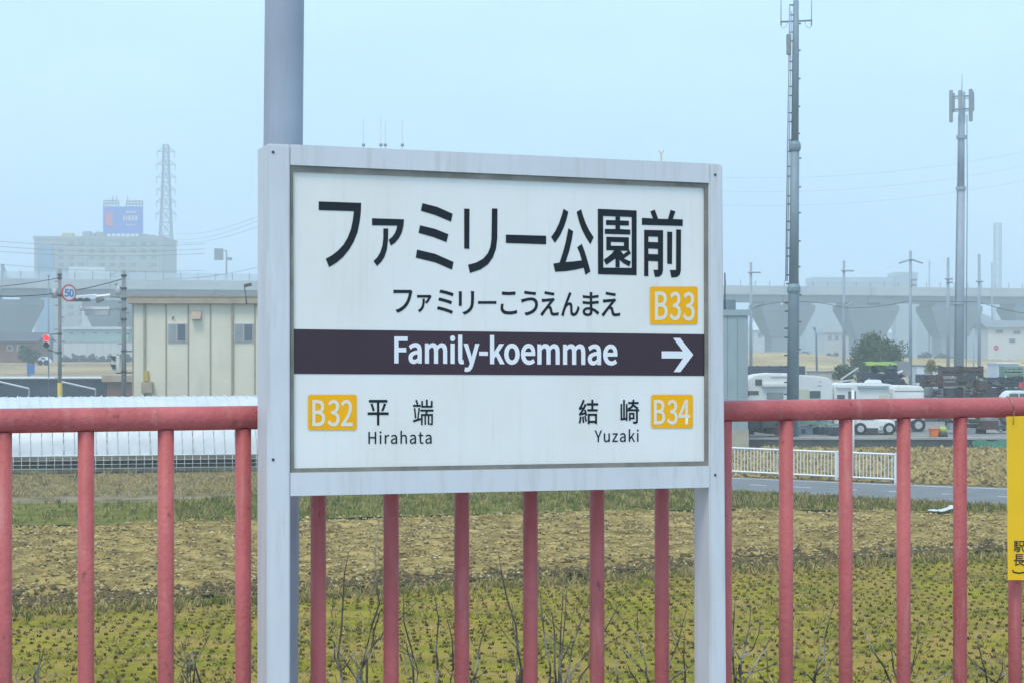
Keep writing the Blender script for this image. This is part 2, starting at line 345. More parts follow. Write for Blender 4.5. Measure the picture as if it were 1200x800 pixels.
grass_strip('straw_litter_tufts', 4500, along([(-20, 47.5), (-9.5, 48.5), (-4, 52)], [(-20, 56.4), (-9.5, 57.5), (-4, 59)]), .04, .16, M['grass_dry'], 5, .8)

# outlines of the smaller characters (x, y pairs, 1000 units to the em)
GL = json.loads('{"jフ":[[301,233,280,246,262,245,86,245,51,247,51,216,86,217,265,217,259,190,249,159,236,129,219,103,203,85,185,68,165,53,141,40,114,28,82,19,106,-8,136,3,163,16,187,31,209,48,227,66,244,86,259,110,272,137,282,164,290,191,296,215]],"jァ":[[303,177,287,192,268,190,95,190,62,192,62,163,95,165,262,164,248,144,226,120,202,101,225,85,248,105,268,128,285,151,296,167],[185,141,155,141,157,120,156,93,151,69,142,46,127,24,103,4,79,-8,104,-28,131,-9,152,11,167,32,176,56,182,82,184,110]],"jミ":[[100,265,90,239,113,236,140,231,169,225,198,218,227,211,252,204,273,197,284,224,263,231,237,238,208,245,178,252,149,257,123,262],[85,173,74,146,97,143,124,137,151,132,179,125,206,118,230,111,250,104,261,131,240,138,215,145,188,151,161,158,133,164,107,169],[65,71,55,44,78,40,104,35,133,29,162,22,191,14,218,7,242,-1,262,-9,274,18,253,26,229,33,202,41,174,48,145,55,116,61,89,67]],"jリ":[[272,266,239,266,241,235,241,180,240,144,238,116,233,93,224,74,211,56,187,35,159,20,128,10,151,-14,178,-3,208,13,234,37,247,55,258,75,265,101,269,134,271,179,271,235],[109,263,77,263,79,238,79,121,77,94,109,94,108,121,108,238]],"jー":[[36,152,36,117,84,119,277,119,314,117,314,152,276,150,84,150]],"jこ":[[82,246,82,217,175,213,269,217,269,246,175,241],[96,105,68,107,65,92,62,76,61,59,65,35,80,16,103,2,134,-6,173,-9,209,-8,242,-5,270,-1,292,4,292,34,269,28,240,23,208,21,172,20,126,25,98,41,89,65,90,78,92,91]],"jう":[[252,117,249,91,238,70,222,52,200,37,173,25,142,16,107,10,123,-17,156,-10,186,-1,213,11,236,26,255,44,270,65,279,89,282,116,275,149,257,173,230,188,195,193,165,191,137,187,111,182,90,176,58,171,67,139,97,150,122,157,154,164,192,167,224,160,245,143],[105,274,100,248,123,244,148,241,175,238,202,235,228,233,250,231,254,258,229,259,198,261,164,265,132,269]],"jえ":[[109,276,105,251,244,232,248,258,224,260,195,263,165,267,135,271],[255,176,238,195,221,191,93,182,63,183,66,152,94,155,202,164,58,20,41,4,67,-15,85,6,105,29,124,49,138,63,146,70,155,74,164,76,173,74,180,68,186,57,197,16,208,-2,226,-11,250,-14,316,-8,318,21,299,17,276,15,252,14,237,16,227,22,221,33,210,72,204,85,195,93,183,97,169,98,235,160]],"jん":[[192,260,161,272,148,245,138,228,124,202,108,171,90,135,71,98,54,61,38,27,27,-3,57,-13,64,11,75,40,87,67,104,93,128,114,155,123,169,120,177,111,181,98,182,32,188,11,203,-6,233,-13,261,-8,284,4,303,25,319,51,332,83,308,102,299,73,284,45,264,24,237,16,223,19,213,27,209,41,208,106,202,129,187,143,167,148,149,146,132,139,114,126,180,243]],"jま":[[175,62,175,39,170,20,157,11,138,8,110,12,95,22,90,37,96,51,113,62,141,66],[65,166,65,139,153,134,173,134,174,87,145,89,101,82,73,63,64,35,73,7,99,-10,141,-16,178,-9,197,9,203,33,202,55,235,40,264,21,287,2,303,27,285,40,262,55,234,70,201,81,199,135,296,143,296,169,198,160,198,164,198,209,293,217,293,243,198,233,199,255,201,278,171,278,172,257,172,232,156,232,128,233,95,236,67,240,67,214,157,208,172,208,172,164,172,159,153,159,125,160,94,162]],"j平":[[61,221,74,193,86,164,93,140,118,148,110,172,98,200,85,228],[264,229,254,201,240,172,226,146,249,139,263,163,278,192,292,222],[18,122,18,96,161,96,161,-28,188,-28,188,96,332,96,332,122,188,122,188,244,313,244,313,271,37,271,37,244,161,244,161,122]],"j端":[[18,228,18,204,136,204,136,228],[29,183,33,159,37,132,40,106,43,80,44,58,65,62,64,84,61,109,58,136,54,162,49,187],[53,284,76,231,99,239,75,291],[143,112,143,-28,166,-28,166,89,197,89,197,-25,218,-25,218,89,250,89,250,-24,271,-24,271,89,304,89,304,-4,304,-6,302,-7,300,-8,278,-8,286,-29,299,-28,310,-27,318,-25,324,-20,326,-13,327,-4,327,112,237,112,246,144,335,144,335,168,132,168,132,144,217,144,211,112],[147,277,147,193,323,193,323,277,298,277,298,216,245,216,245,293,220,293,220,216,171,216,171,277],[102,190,99,163,95,133,90,102,86,73,81,48,15,33,21,7,138,37,135,61,101,53,124,186]],"j結":[[69,66,78,-14,99,-9,89,70],[29,69,25,39,20,10,12,-15,33,-23,40,3,47,33,51,65],[105,73,125,4,144,10,123,78],[224,294,224,247,147,247,147,223,224,223,224,167,157,167,157,143,323,143,323,167,251,167,251,223,333,223,333,247,251,247,251,294],[164,106,164,-28,189,-28,189,-13,288,-13,288,-26,313,-26,313,106],[189,11,189,83,288,83,288,11],[23,84,34,88,61,93,120,102,125,82,147,89,141,111,133,137,123,162,103,156,114,123,56,115,73,135,90,156,106,179,121,203,136,227,113,240,87,194,49,191,64,212,78,236,92,260,105,285,81,295,68,267,54,240,41,219,32,206,25,197,19,190,13,187,21,163,72,172,41,131,31,120,23,112,15,108]],"j崎":[[167,116,167,14,189,14,189,34,256,34,256,116],[189,97,234,97,234,53,189,53],[230,294,228,263,154,263,154,241,223,241,211,216,187,197,150,185,162,166,196,177,220,192,237,211,307,168,324,186,245,231,248,241,326,241,326,263,252,263,254,294],[144,165,144,143,290,143,290,2,289,-2,287,-4,282,-5,234,-4,243,-28,268,-28,287,-27,300,-24,309,-19,313,-10,314,2,314,143,337,143,337,165],[22,236,22,18,115,27,115,12,135,12,135,237,115,237,115,50,89,48,89,291,67,291,67,46,42,43,42,236]],"j駅":[[79,76,85,56,90,36,93,19,107,22,104,40,99,59,92,78],[53,72,56,50,58,27,58,7,72,10,72,29,70,52,67,74],[28,79,26,49,20,21,10,-1,25,-10,36,14,42,44,44,76],[188,280,188,147,187,120,186,92,182,64,176,36,166,9,152,-15,173,-29,187,-5,197,22,204,51,209,80,211,109,212,136,244,136,250,105,257,76,265,50,276,26,289,4,304,-14,322,-29,340,-8,321,7,305,26,293,50,282,76,274,105,268,136,324,136,324,280],[212,256,300,256,300,161,212,161],[87,206,87,174,53,174,53,206],[30,280,30,99,140,99,137,45,117,86,104,82,112,66,120,50,124,36,136,41,133,18,130,4,126,-4,124,-6,121,-7,116,-8,88,-6,94,-28,126,-28,134,-26,140,-23,146,-18,150,-9,154,7,157,30,160,64,163,110,164,120,109,120,109,153,153,153,153,174,109,174,109,206,153,206,153,227,109,227,109,258,160,258,160,280],[87,227,53,227,53,258,87,258],[87,153,87,120,53,120,53,153]],"j長":[[80,280,80,125,19,125,19,102,76,102,76,23,73,11,66,2,58,-2,70,-28,72,-27,78,-24,90,-21,111,-15,145,-6,195,7,197,30,102,8,102,102,158,102,170,78,185,56,202,37,222,20,244,5,268,-8,295,-18,324,-26,340,-2,312,5,285,13,262,24,240,38,266,52,292,68,316,84,295,99,274,83,248,67,223,52,208,67,196,84,185,102,332,102,332,125,107,125,107,155,287,155,287,177,107,177,107,206,287,206,287,228,107,228,107,258,298,258,298,280]],"lF":[[35,0,68,0,68,115,166,115,166,143,68,143,68,229,183,229,183,257,35,257]],"la":[[76,-5,99,-1,120,9,139,23,140,23,143,0,169,0,169,117,165,149,154,174,133,189,103,195,74,191,49,182,29,170,41,148,58,158,77,165,98,168,122,161,134,144,137,120,94,114,61,103,38,90,25,72,21,49,28,20,47,2],[85,21,68,24,56,34,51,51,59,73,87,89,137,99,137,46,120,32,103,24]],"lm":[[32,0,64,0,64,138,81,154,97,164,112,167,132,162,144,145,147,116,147,0,179,0,179,138,196,154,212,164,227,167,247,162,259,145,263,116,263,0,294,0,294,120,288,161,269,186,237,195,215,190,194,178,174,159,164,178,146,191,121,195,100,191,80,179,62,162,62,162,58,190,32,190]],"li":[[32,0,64,0,64,190,32,190],[48,229,59,232,67,239,70,251,67,262,59,269,48,271,37,269,30,262,27,251,30,239,37,232]],"ll":[[66,-5,84,-2,80,23,73,22,69,23,66,28,64,36,64,279,32,279,32,38,36,15,47,0]],"ly":[[35,-82,68,-73,91,-50,106,-16,178,190,147,190,112,85,97,31,95,31,76,85,38,190,5,190,81,0,77,-15,67,-36,53,-50,34,-56,19,-53,13,-78]],"lk":[[32,0,64,0,64,50,99,92,155,0,190,0,118,113,181,190,146,190,65,90,64,90,64,279,32,279]],"lo":[[106,-5,133,0,157,12,176,33,189,60,194,95,189,130,176,158,157,178,133,191,106,195,79,191,55,178,36,158,23,130,18,95,23,60,36,33,55,12,79,0],[106,22,77,31,58,57,51,95,58,133,77,159,106,168,135,159,154,133,161,95,154,57,135,31]],"le":[[109,-5,133,-2,154,5,172,15,160,36,146,28,130,23,113,21,81,29,59,52,50,88,178,88,179,106,174,143,160,171,136,189,103,195,78,191,55,178,36,157,23,129,18,95,23,60,36,33,55,12,80,0],[49,110,59,142,79,163,104,169,129,163,146,143,151,110]],"lH":[[35,0,68,0,68,121,187,121,187,0,220,0,220,257,187,257,187,149,68,149,68,257,35,257]],"lr":[[32,0,64,0,64,122,79,148,95,162,112,166,131,163,137,191,116,195,96,190,78,176,62,155,62,155,58,190,32,190]],"lh":[[32,0,64,0,64,138,82,154,98,164,116,167,137,162,149,145,152,116,152,0,184,0,184,120,178,161,159,186,126,195,102,191,81,179,63,163,64,202,64,279,32,279]],"lt":[[92,-5,104,-4,116,-1,127,2,121,27,99,21,82,26,72,38,70,58,70,164,121,164,121,190,70,190,70,244,43,244,40,190,9,188,9,164,38,164,38,59,43,25,60,3]],"lY":[[77,0,109,0,109,99,186,257,153,257,120,184,94,128,92,128,67,184,34,257,0,257,77,99]],"lu":[[88,-5,112,0,132,12,151,30,152,30,154,0,181,0,181,190,149,190,149,55,132,37,115,26,97,23,77,28,65,45,62,74,62,190,29,190,29,70,36,29,55,4]],"lz":[[12,0,156,0,156,26,53,26,153,173,153,190,23,190,23,164,112,164,12,17]],"lB":[[35,0,117,0,156,5,187,19,207,42,214,75,208,105,189,126,162,137,162,138,183,150,195,170,200,194,193,223,175,242,147,253,111,257,35,257],[68,148,68,231,107,231,141,227,161,214,168,190,161,167,141,153,106,148],[68,26,68,123,112,123,151,118,174,102,182,76,174,48,150,31,112,26]],"l0":[[97,-5,120,-1,140,10,156,29,167,55,175,88,177,129,175,170,167,203,156,229,140,247,120,258,97,261,74,258,55,247,39,229,27,203,20,170,18,129,20,88,27,55,39,29,55,10,74,-1],[97,21,77,28,62,47,52,81,48,129,52,177,62,211,77,230,97,236,117,230,133,211,143,177,146,129,143,81,133,47,117,28]],"l1":[[31,0,172,0,172,27,120,27,120,257,96,257,81,249,63,243,42,238,42,218,88,218,88,27,31,27]],"l2":[[15,0,177,0,177,28,106,28,64,25,88,49,110,73,129,96,144,119,155,142,162,164,165,186,159,217,144,241,121,256,90,261,60,257,36,244,14,224,33,206,48,221,66,231,86,235,112,229,128,211,133,185,131,168,126,150,117,131,104,112,88,91,68,68,44,44,15,19]],"l3":[[92,-5,124,0,151,15,168,38,175,69,167,100,148,121,120,134,120,136,144,149,160,169,166,197,156,232,130,254,91,261,64,257,40,246,20,231,37,210,53,223,70,232,90,235,113,230,128,216,133,195,127,170,104,152,62,146,62,121,109,115,135,97,142,70,135,44,117,28,90,22,64,26,43,37,27,51,10,31,30,13,57,0]],"l4":[[119,0,149,0,149,71,183,71,183,96,149,96,149,257,114,257,7,92,7,71,119,71],[119,96,40,96,99,184,119,222,121,222,119,175]],"l5":[[92,-5,123,1,150,18,169,46,176,83,170,120,153,146,128,160,98,165,84,164,72,161,60,155,67,229,163,229,163,257,39,257,30,137,47,126,61,134,75,139,90,141,118,134,137,114,143,83,136,50,116,29,89,22,62,26,42,37,26,50,9,29,30,13,56,0]],"l6":[[105,-5,134,1,157,18,173,45,179,79,174,114,160,139,137,154,108,159,87,156,67,145,50,129,54,170,63,200,78,220,95,232,116,235,131,233,145,226,157,215,175,235,159,249,139,258,114,261,90,258,68,248,48,230,33,203,23,168,20,123,23,84,31,52,44,27,61,10,82,-1],[50,103,68,122,86,132,103,136,128,129,144,109,149,79,143,48,128,28,105,21,78,30,59,58]],"l-":[[16,86,106,86,106,110,16,110]]}')

# ------------------------------------------------------------------ station sign
M['frame'] = layer(mat('painted_steel', (.63, .635, .655), .42, .05, 3, spec=.5), (.40, .375, .33), 5, .50, .72, (9, 9, .8), .42)
M['bezel'] = layer(mat('grimy_bezel', (.235, .22, .185), .6, .2, 14), (.09, .085, .075), 9, .45, .75, None, .7)
M['board'] = layer(layer(mat('sign_board', (.80, .785, .745), .26, .03, 2, spec=.5), (.66, .59, .46), 2.2, .46, .80, (1.5, 1.5, .9), .42), (.46, .42, .34), 8, .56, .82, (8, 8, .4), .26)
M['ink'] = mat('black_film', (.010, .015, .020), .4, .12, 8, spec=.25)
M['band'] = mat('brown_film', (.045, .020, .030), .16, .10, 3, spec=.35)
M['white_ink'] = mat('white_film', (.80, .80, .82), .3, .03, 8)
M['orange'] = mat('orange_film', (.95, .44, .0), .35, .05, 12, spec=.25)
M['pale_ink'] = mat('cream_film', (.80, .73, .58), .35, .03, 8)
M['steel_dark'] = mat('dark_bolt', (.05, .05, .05), .5, .2, 20)
SY = 3.535
def S(px, py, off=0.0): return onplane(px, py, SY, off)
def flat(name, m, parent, polys, off, bold=0.0):
    """printed film: outlines in the plane of the sign, holes by winding, offset = stroke weight"""
    cu = bpy.data.curves.new('tmp', 'CURVE'); cu.dimensions = '2D'; cu.fill_mode = 'BOTH'; cu.offset = bold
    for pts in polys:
        s = cu.splines.new('POLY'); s.points.add(len(pts)-1)
        for q, (a, b) in zip(s.points, pts): q.co = (a/10, -b/10, 0, 1)
        s.use_cyclic_u = True
    cu.offset = bold/10
    o = bpy.data.objects.new('tmp', cu); COL.objects.link(o); bpy.context.view_layer.update()
    ev = o.evaluated_get(bpy.context.evaluated_depsgraph_get()); me = bpy.data.meshes.new_from_object(ev)
    bpy.data.objects.remove(o); bpy.data.curves.remove(cu)
    org = ORG[parent.name]; back = []
    for q in me.vertices: q.co = S(q.co.x*10, -q.co.y*10, off)-org
    bm = bmesh.new(); bm.from_mesh(me); bmesh.ops.remove_doubles(bm, verts=bm.verts, dist=1e-5)
    nn = Vector((NX, NY, 0))
    for fc in bm.faces:
        fc.normal_update()
        if fc.normal.dot(nn) < 0: fc.normal_flip()
    bm.to_mesh(me); bm.free(); me.materials.clear(); me.materials.append(m); me.name = name
    o = bpy.data.objects.new(name, me); COL.objects.link(o); o.parent = parent; ORG[o.name] = org; return o
def slab(pts, front, back):
    """closed block whose face is the px outline pts on the sign plane"""
    b = MB(); n = len(pts); f = [S(a, c, front) for a, c in pts]; g = [S(a, c, front)+Vector((-NX, -NY, 0))*(front-back) for a, c in pts]
    return b.add(f+g, [tuple(range(n))[::-1], tuple(range(n, 2*n))]+[(i, (i+1) % n, n+(i+1) % n, n+i) for i in range(n)])
base = S(580, 1135); base.z = 2.96
sign = thing('station_sign', base, 'large white framed station name board on two posts with brown band and arrow', 'station sign')
slab([(313.5, 168.2), (340.2, 169.3), (340.2, 1139), (313, 1139)], 0, -.098).build('post', M['frame'], sign, bevel=.003)
slab([(831.2, 191.8), (847, 192.6), (851.5, 800), (854, 1105), (832.6, 1105), (832, 800)], 0, -.078).build('post', M['frame'], sign, bevel=.003)
slab([(340.4, 169.3), (831, 191.8), (831, 214.6), (340.4, 193.4)], -.0015, -.06).build('frame_rail', M['frame'], sign)
slab([(340.4, 553.6), (831, 545.6), (831, 570.6), (340.4, 580.6)], -.0015, -.06).build('frame_rail', M['frame'], sign)
bz = MB()
for q in ([(340.4, 193.5), (830.9, 214.7), (826, 220), (343.6, 201)], [(340.4, 193.5), (343.6, 201), (344.6, 548.4), (340.4, 553.5)],
          [(830.9, 214.7), (830.9, 545.5), (826.4, 540), (826, 220)], [(344.6, 548.4), (826.4, 540), (830.9, 545.5), (340.4, 553.5)]):
    t = slab(q, -.006, -.03); bz.add(t.v, t.f)
bz.build('bezel', M['bezel'], sign)
slab([(343, 200), (827, 219), (827, 541), (344, 549)], -.011, -.026).build('name_panel', M['board'], sign)
slab([(341, 195), (830, 216), (830, 544), (341, 552)], -.05, -.058).build('back_panel', M['frame'], sign)
for q in ((317.5+2.5, 178.5), (838, 205), (320, 538), (838, 556)):
    t = MB(); c = S(*q); t.tube([c+Vector((NX, NY, 0))*.0015, c-Vector((NX, NY, 0))*.004], .0028, 10); t.build('screw', M['steel_dark'], sign)
OFF = -.0102
flat('brown_band', M['band'], sign, [[(344.4, 385.6), (826.2, 391.6), (826.3, 440), (344.6, 437.6)]], OFF)
# station name, each character traced
A = lambda pts: [(300+x/4, 150+y/4) for x, y in pts]
B = lambda pts: [(580+x/4.279, 170+y/4.279) for x, y in pts]
Cc = lambda pts: [(640+x/8.508, 236+y/8.508) for x, y in pts]
D = lambda pts: [(690+x/8.508, 236+y/8.508) for x, y in pts]
TITLE = [
 [A([(294,345),(493,352),(491,400),(486,440),(476,490),(458,535),(436,572),(408,606),(378,632),(343,653),(327,614),(356,598),(384,576),(410,548),(430,515),(445,475),(454,432),(459,391),(294,386)])],
 [A([(544,424),(694,429),(691,462),(683,493),(670,518),(652,539),(632,553),(622,525),(638,512),(650,496),(658,478),(662,459),(544,457)]),
  A([(597,472),(620,472),(619,525),(614,570),(603,604),(588,628),(568,648),(551,625),(569,607),(583,583),(593,552),(597,515)])],
 [A([(780,353),(850,371),(922,403),(914,440),(840,409),(773,389)]), A([(769,457),(840,474),(902,499),(893,536),(830,512),(762,493)]), A([(755,571),(840,591),(926,629),(919,665),(840,631),(749,609)])],
 [A([(976,379),(1001,380),(1000,568),(976,566)]), A([(1106,378),(1132,379),(1131,520),(1125,567),(1111,607),(1088,640),(1053,664),(1003,681),(994,642),(1034,631),(1066,613),(1087,588),(1099,557),(1104,520)])],
 [B([(55,450),(257,456),(257,499),(55,492)])],
 [Cc([(175,76),(221,106),(205,175),(180,252),(140,340),(88,416),(50,358),(92,298),(128,222),(155,145)]),
  Cc([(304,107),(350,80),(368,145),(396,222),(430,292),(474,360),(441,430),(398,362),(356,280),(326,195)]),
  Cc([(222,270),(270,300),(255,390),(230,500),(195,606),(280,600),(356,590),(336,520),(310,460),(356,425),(386,505),(415,600),(442,700),(392,736),(374,664),(300,682),(200,698),(90,704),(72,622),(134,612),(165,520),(195,410)])],
 [D([(90,76),(477,93),(477,738),(92,728)]), D([(143,148),(428,158),(428,665),(145,662)]),
  D([(266,154),(312,154),(312,192),(400,196),(400,244),(312,242),(312,278),(414,284),(414,334),(160,326),(160,276),(266,278),(266,240),(172,238),(172,188),(266,190)]),
  D([(175,355),(400,360),(400,478),(420,522),(350,572),(420,602),(404,652),(340,616),(308,585),(308,660),(266,660),(266,572),(175,636),(148,584),(190,556),(232,520),(252,490),(175,490)]),
  D([(220,406),(350,410),(350,446),(220,444)]), D([(318,494),(390,496),(345,530)])],
 [D([(614,102),(658,84),(686,160),(692,176),(790,178),(816,86),(864,102),(838,178),(937,182),(936,248),(530,236),(530,166),(640,172)]),
  D([(552,286),(741,290),(740,690),(730,730),(704,752),(660,756),(644,684),(690,684),(690,600),(594,596),(594,748),(552,746)]),
  D([(594,352),(690,356),(690,410),(594,406)]), D([(594,472),(690,476),(690,530),(594,526)]),
  D([(782,304),(832,306),(830,628),(782,624)]), D([(872,280),(920,284),(918,690),(908,732),(882,756),(824,762),(808,686),(870,686)])],
]
for ch in TITLE: flat('character', M['ink'], sign, ch, OFF)

def glyph(key, x0, y0, x1, y1, tilt=0.0):
    pl_ = GL[key]; xs = [q for p in pl_ for q in p[0::2]]; ys = [q for p in pl_ for q in p[1::2]]
    ax, bx, ay, by = min(xs), max(xs), min(ys), max(ys); out = []
    for p in pl_:
        out.append([(x0+(p[i]-ax)/(bx-ax)*(x1-x0), y1-(p[i+1]-ay)/(by-ay)*(y1-y0)+tilt*((p[i]-ax)/(bx-ax)-.5)*(x1-x0)) for i in range(0, len(p), 2)])
    return out
KANA = [('フ', 461.5, 340.2, 482.8, 366.3), ('ァ', 489.2, 346.2, 505.3, 365.6), ('ミ', 512.6, 340.2, 531.1, 367.6), ('リ', 538, 341.8, 555.2, 368.6), ('ー', 560.7, 353.4, 581.3, 356),
        ('こ', 587, 342.3, 605.5, 368.4), ('う', 611.1, 341.4, 630.1, 369.5), ('え', 633.7, 341.9, 654.4, 370), ('ん', 658.2, 343, 678.9, 370.3), ('ま', 683.2, 343, 701.8, 370.3), ('え', 705.4, 342.6, 726.4, 370.6)]
for c, *q in KANA: flat('character', M['ink'], sign, glyph('j'+c, *q), OFF, .42)
KANJI = [('平', 431.2, 468.2, 455.2, 497.5), ('端', 484, 467.8, 507.8, 497.5), ('結', 678.5, 468, 700.8, 496), ('崎', 727.5, 468, 748.8, 495.7)]
for c, *q in KANJI: flat('character', M['ink'], sign, glyph('j'+c, *q), OFF, .12 if c == '端' else .30)
def line(text, x0, x1, base0, base1, cap, m, bold, off, space=0.0, parent=sign, name='lettering'):
    """a word: glyphs laid on their own advances, then fitted to the width and cap height measured on the sign"""
    ADV = dict(F=552, a=563, m=926, i=275, l=284, y=521, k=552, o=606, e=554, H=728, r=388, h=607, t=377, Y=531, u=606, z=480); ADV['-'] = 347
    LO = dict(); k = cap/257.0; pen = 0; polys = []
    for c in text:
        polys += [[(p[i]+pen, p[i+1]) for i in range(0, len(p), 2)] for p in GL['l'+c]]; pen += (ADV[c]+space)*.3506
    xs = [q[0] for p in polys for q in p]; a, b = min(xs), max(xs)
    out = [[(x0+(x-a)/(b-a)*(x1-x0), base0+(base1-base0)*(x-a)/(b-a)-y*k) for x, y in p] for p in polys]
    return flat(name, m, parent, out, off, bold)
line('Family-koemmae', 463, 722.6, 424.4, 426.4, 29.2, M['white_ink'], 1.0, OFF+.0008)
line('Hirahata', 431.8, 505.8, 519.4, 519, 13.8, M['ink'], .12, OFF, 62)
line('Yuzaki', 697, 748.4, 517.2, 516.8, 13.4, M['ink'], .12, OFF, 62)
flat('arrow', M['white_ink'], sign, [[(640+x/6, 330+y/6) for x, y in [(812,487),(962,489),(893,396),(942,396),(1035,512),(944,633),(896,633),(962,538),(812,537)]]], OFF+.0008)
def rrect(x0, y0, x1, y1, r=2.6):
    out = []
    for cx, cy, a0 in ((x1-r, y0+r, -90), (x1-r, y1-r, 0), (x0+r, y1-r, 90), (x0+r, y0+r, 180)):
        out += [(cx+r*math.cos(R(a0+t)), cy+r*math.sin(R(a0+t))) for t in (0, 30, 60, 90)]
    return out
def badge(x0, y0, x1, y1, digits):
    flat('number_badge_rim', M['pale_ink'], sign, [rrect(x0-.7, y0-.7, x1+.7, y1+.7, 3)], OFF)
    bd = flat('number_badge', M['orange'], sign, [rrect(x0, y0, x1, y1)], OFF+.0005)
    for c, *q in digits: flat('character', M['pale_ink'], bd, glyph('l'+c, *q), OFF+.001, .55)
badge(361, 462, 418, 503.2, [('B', 366.5, 468.5, 380.5, 498.3), ('3', 384.5, 468.3, 397.6, 498.6), ('2', 400.2, 468.3, 412.8, 498.3)])
badge(763.2, 462, 812, 501, [('B', 766.8, 468.5, 779, 496.2), ('3', 782.3, 468.3, 793.8, 496.5), ('4', 795.6, 468.3, 808, 496.2)])
badge(761.8, 336, 817.5, 380, [('B', 768, 342.3, 782, 374.6), ('3', 785.3, 342.6, 797.5, 375.2), ('3', 800.9, 342.8, 813.6, 375.6)])

# ------------------------------------------------------------------ red platform fence, tall pole, yellow tag
M['red'] = layer(layer(mat('red_rail_paint', (.48, .118, .115), .5, .12, 4, bump=.2, bscale=90, spec=.3), (.34, .062, .064), 3.2, .5, .66, (1, 1, .6), .75), (.52, .25, .23), 9, .55, .75, (4, 4, .6), .6)
fence = thing('platform_fence', pl(0, 0, 2.96), 'faded red tubular railing along the platform behind the name board', 'fence')
r_ = MB(); r_.tube([pl(s, 0, 4.062) for s in np.linspace(-6, 6, 25)], .0243, 20); r_.build('top_rail', M['red'], fence)
r_ = MB(); r_.tube([pl(s, 0, 3.08) for s in (-6, -2, 2, 6)], .017, 12); r_.build('bottom_rail', M['red'], fence)
s0 = .04/DIRX
b = MB(); b.tube([Vector((0, 0, .12)), Vector((0, 0, .6)), Vector((0, 0, 1.079))], .0163, 14); bal = b.build('baluster', M['red'])
bal.parent = fence; ORG['baluster'] = ORG[fence.name]
for i, k in enumerate(range(-22, 23)):
    q = bal if i == 0 else bal.copy()
    if i: COL.objects.link(q); q.parent = fence
    q.location = (s0*DIRX+k*.14775, (s0*DIRX+k*.14775)*math.tan(TH), 0); q.rotation_euler.z = i*.7
for s in (-4.5, -2.25, 2.6, 4.8):
    b = MB(); b.tube([pl(s+.07, 0, 2.965), pl(s+.07, 0, 4.04)], .021, 14); b.tube([pl(s+.07, 0, 2.962), pl(s+.07, 0, 2.975)], .05, 14); b.build('support_post', M['red'], fence)
M['red'] = layer(M['red'], (.16, .06, .045), 38, .63, .69, (1, 1, .7), .8)
_t = M['red'].node_tree; _oi = _t.nodes.new('ShaderNodeObjectInfo'); _mu = _t.nodes.new('ShaderNodeMath'); _mu.operation = 'MULTIPLY'; _mu.inputs[1].default_value = 37.0
_cx = _t.nodes.new('ShaderNodeCombineXYZ'); _t.links.new(_oi.outputs['Random'], _mu.inputs[0])
for _k in range(3): _t.links.new(_mu.outputs[0], _cx.inputs[_k])
for _n in [q for q in _t.nodes if q.type == 'MAPPING']: _t.links.new(_cx.outputs[0], _n.inputs['Location'])      # every bar wears differently
M['galv'] = layer(mat('galvanised_pole', (.35, .385, .45), .5, .10, 3, spec=.4), (.25, .26, .3), 4, .5, .7, (6, 6, .5), .6)
pt, pb = onplane(334, -60, FENCE0+.17), onplane(327, 700, FENCE0+.17)
d = (pb-pt)/(pt.z-pb.z); foot = pb+d*(pb.z-2.72)
pole = thing('lighting_pole', foot, 'thick smooth grey steel pole rising behind the name board', 'pole')
b = MB(); top = pt-d*2.6; b.tube([foot, foot*.5+pt*.5, pt, top], [.0425, .0425, .0424, .042], 28); b.build('shaft', M['galv'], pole)
b = MB(); b.tube([foot-Vector((0, 0, .02)), foot+Vector((0, 0, .03))], .09, 20); b.build('base_flange', M['galv'], pole)
b = MB(); b.tube([top, top+Vector((0, -.3, .12)), top+Vector((0, -.75, .16))], .025, 10); b.build('lamp_arm', M['galv'], pole)
b = MB(); b.box(top+Vector((0, -1.0, .15)), (.16, .6, .09)); b.build('lamp_head', M['galv'], pole, bevel=.02)
M['yellow'] = layer(mat('yellow_plate', (.92, .52, .0), .38, .05, 4, spec=.5), (.62, .36, .02), 6, .6, .8, (3, 3, .6), .4)
M['wire'] = mat('tie_wire', (.38, .25, .14), .6, .2, 30)
YO = FENCE0
def T(px, py, off=.034): return onplane(px, py, YO, off)
tg = thing('hanging_tag', T(1195, 678), 'narrow yellow plate with black characters wired to the red rail', 'sign')
b = MB(); q = [(1179.5, 487.3), (1211, 486.5), (1212, 679), (1181, 679)]
b.hexa([T(*p, .0345) for p in q], [T(*p, .0325) for p in q]); b.build('plate', M['yellow'], tg)
def tflat(polys, bold):
    global S
    keep = S; S = lambda px, py, off=0.0: onplane(px, py, YO, off); o = flat('character', M['ink'], tg, polys, .0352, bold); S = keep; return o
tflat(glyph('j駅', 1188, 633.3, 1200.6, 646.3), .12); tflat(glyph('j長', 1188, 648.8, 1200.6, 662.4), .12)
tflat([[(1185.8, 667), (1187, 667), (1188.6, 669.3), (1194.3, 670.2), (1200, 669.3), (1201.6, 667), (1202.8, 667), (1201, 670.6), (1194.3, 671.8), (1187.6, 670.6)]], .1)
b = MB(); cpt = [T(1187.5, 497, .037), T(1187.9, 490, .0395), T(1188.3, 482, .038), T(1187.2, 472, .036), T(1184.2, 465.6, .018), T(1180.5, 463.4, 0), T(1178, 467, -.028), T(1179, 480, -.027), T(1183, 489, -.004), T(1186.6, 494, .030)]
b.tube(cpt, .0012, 6); b.build('tie_wire', M['wire'], tg)

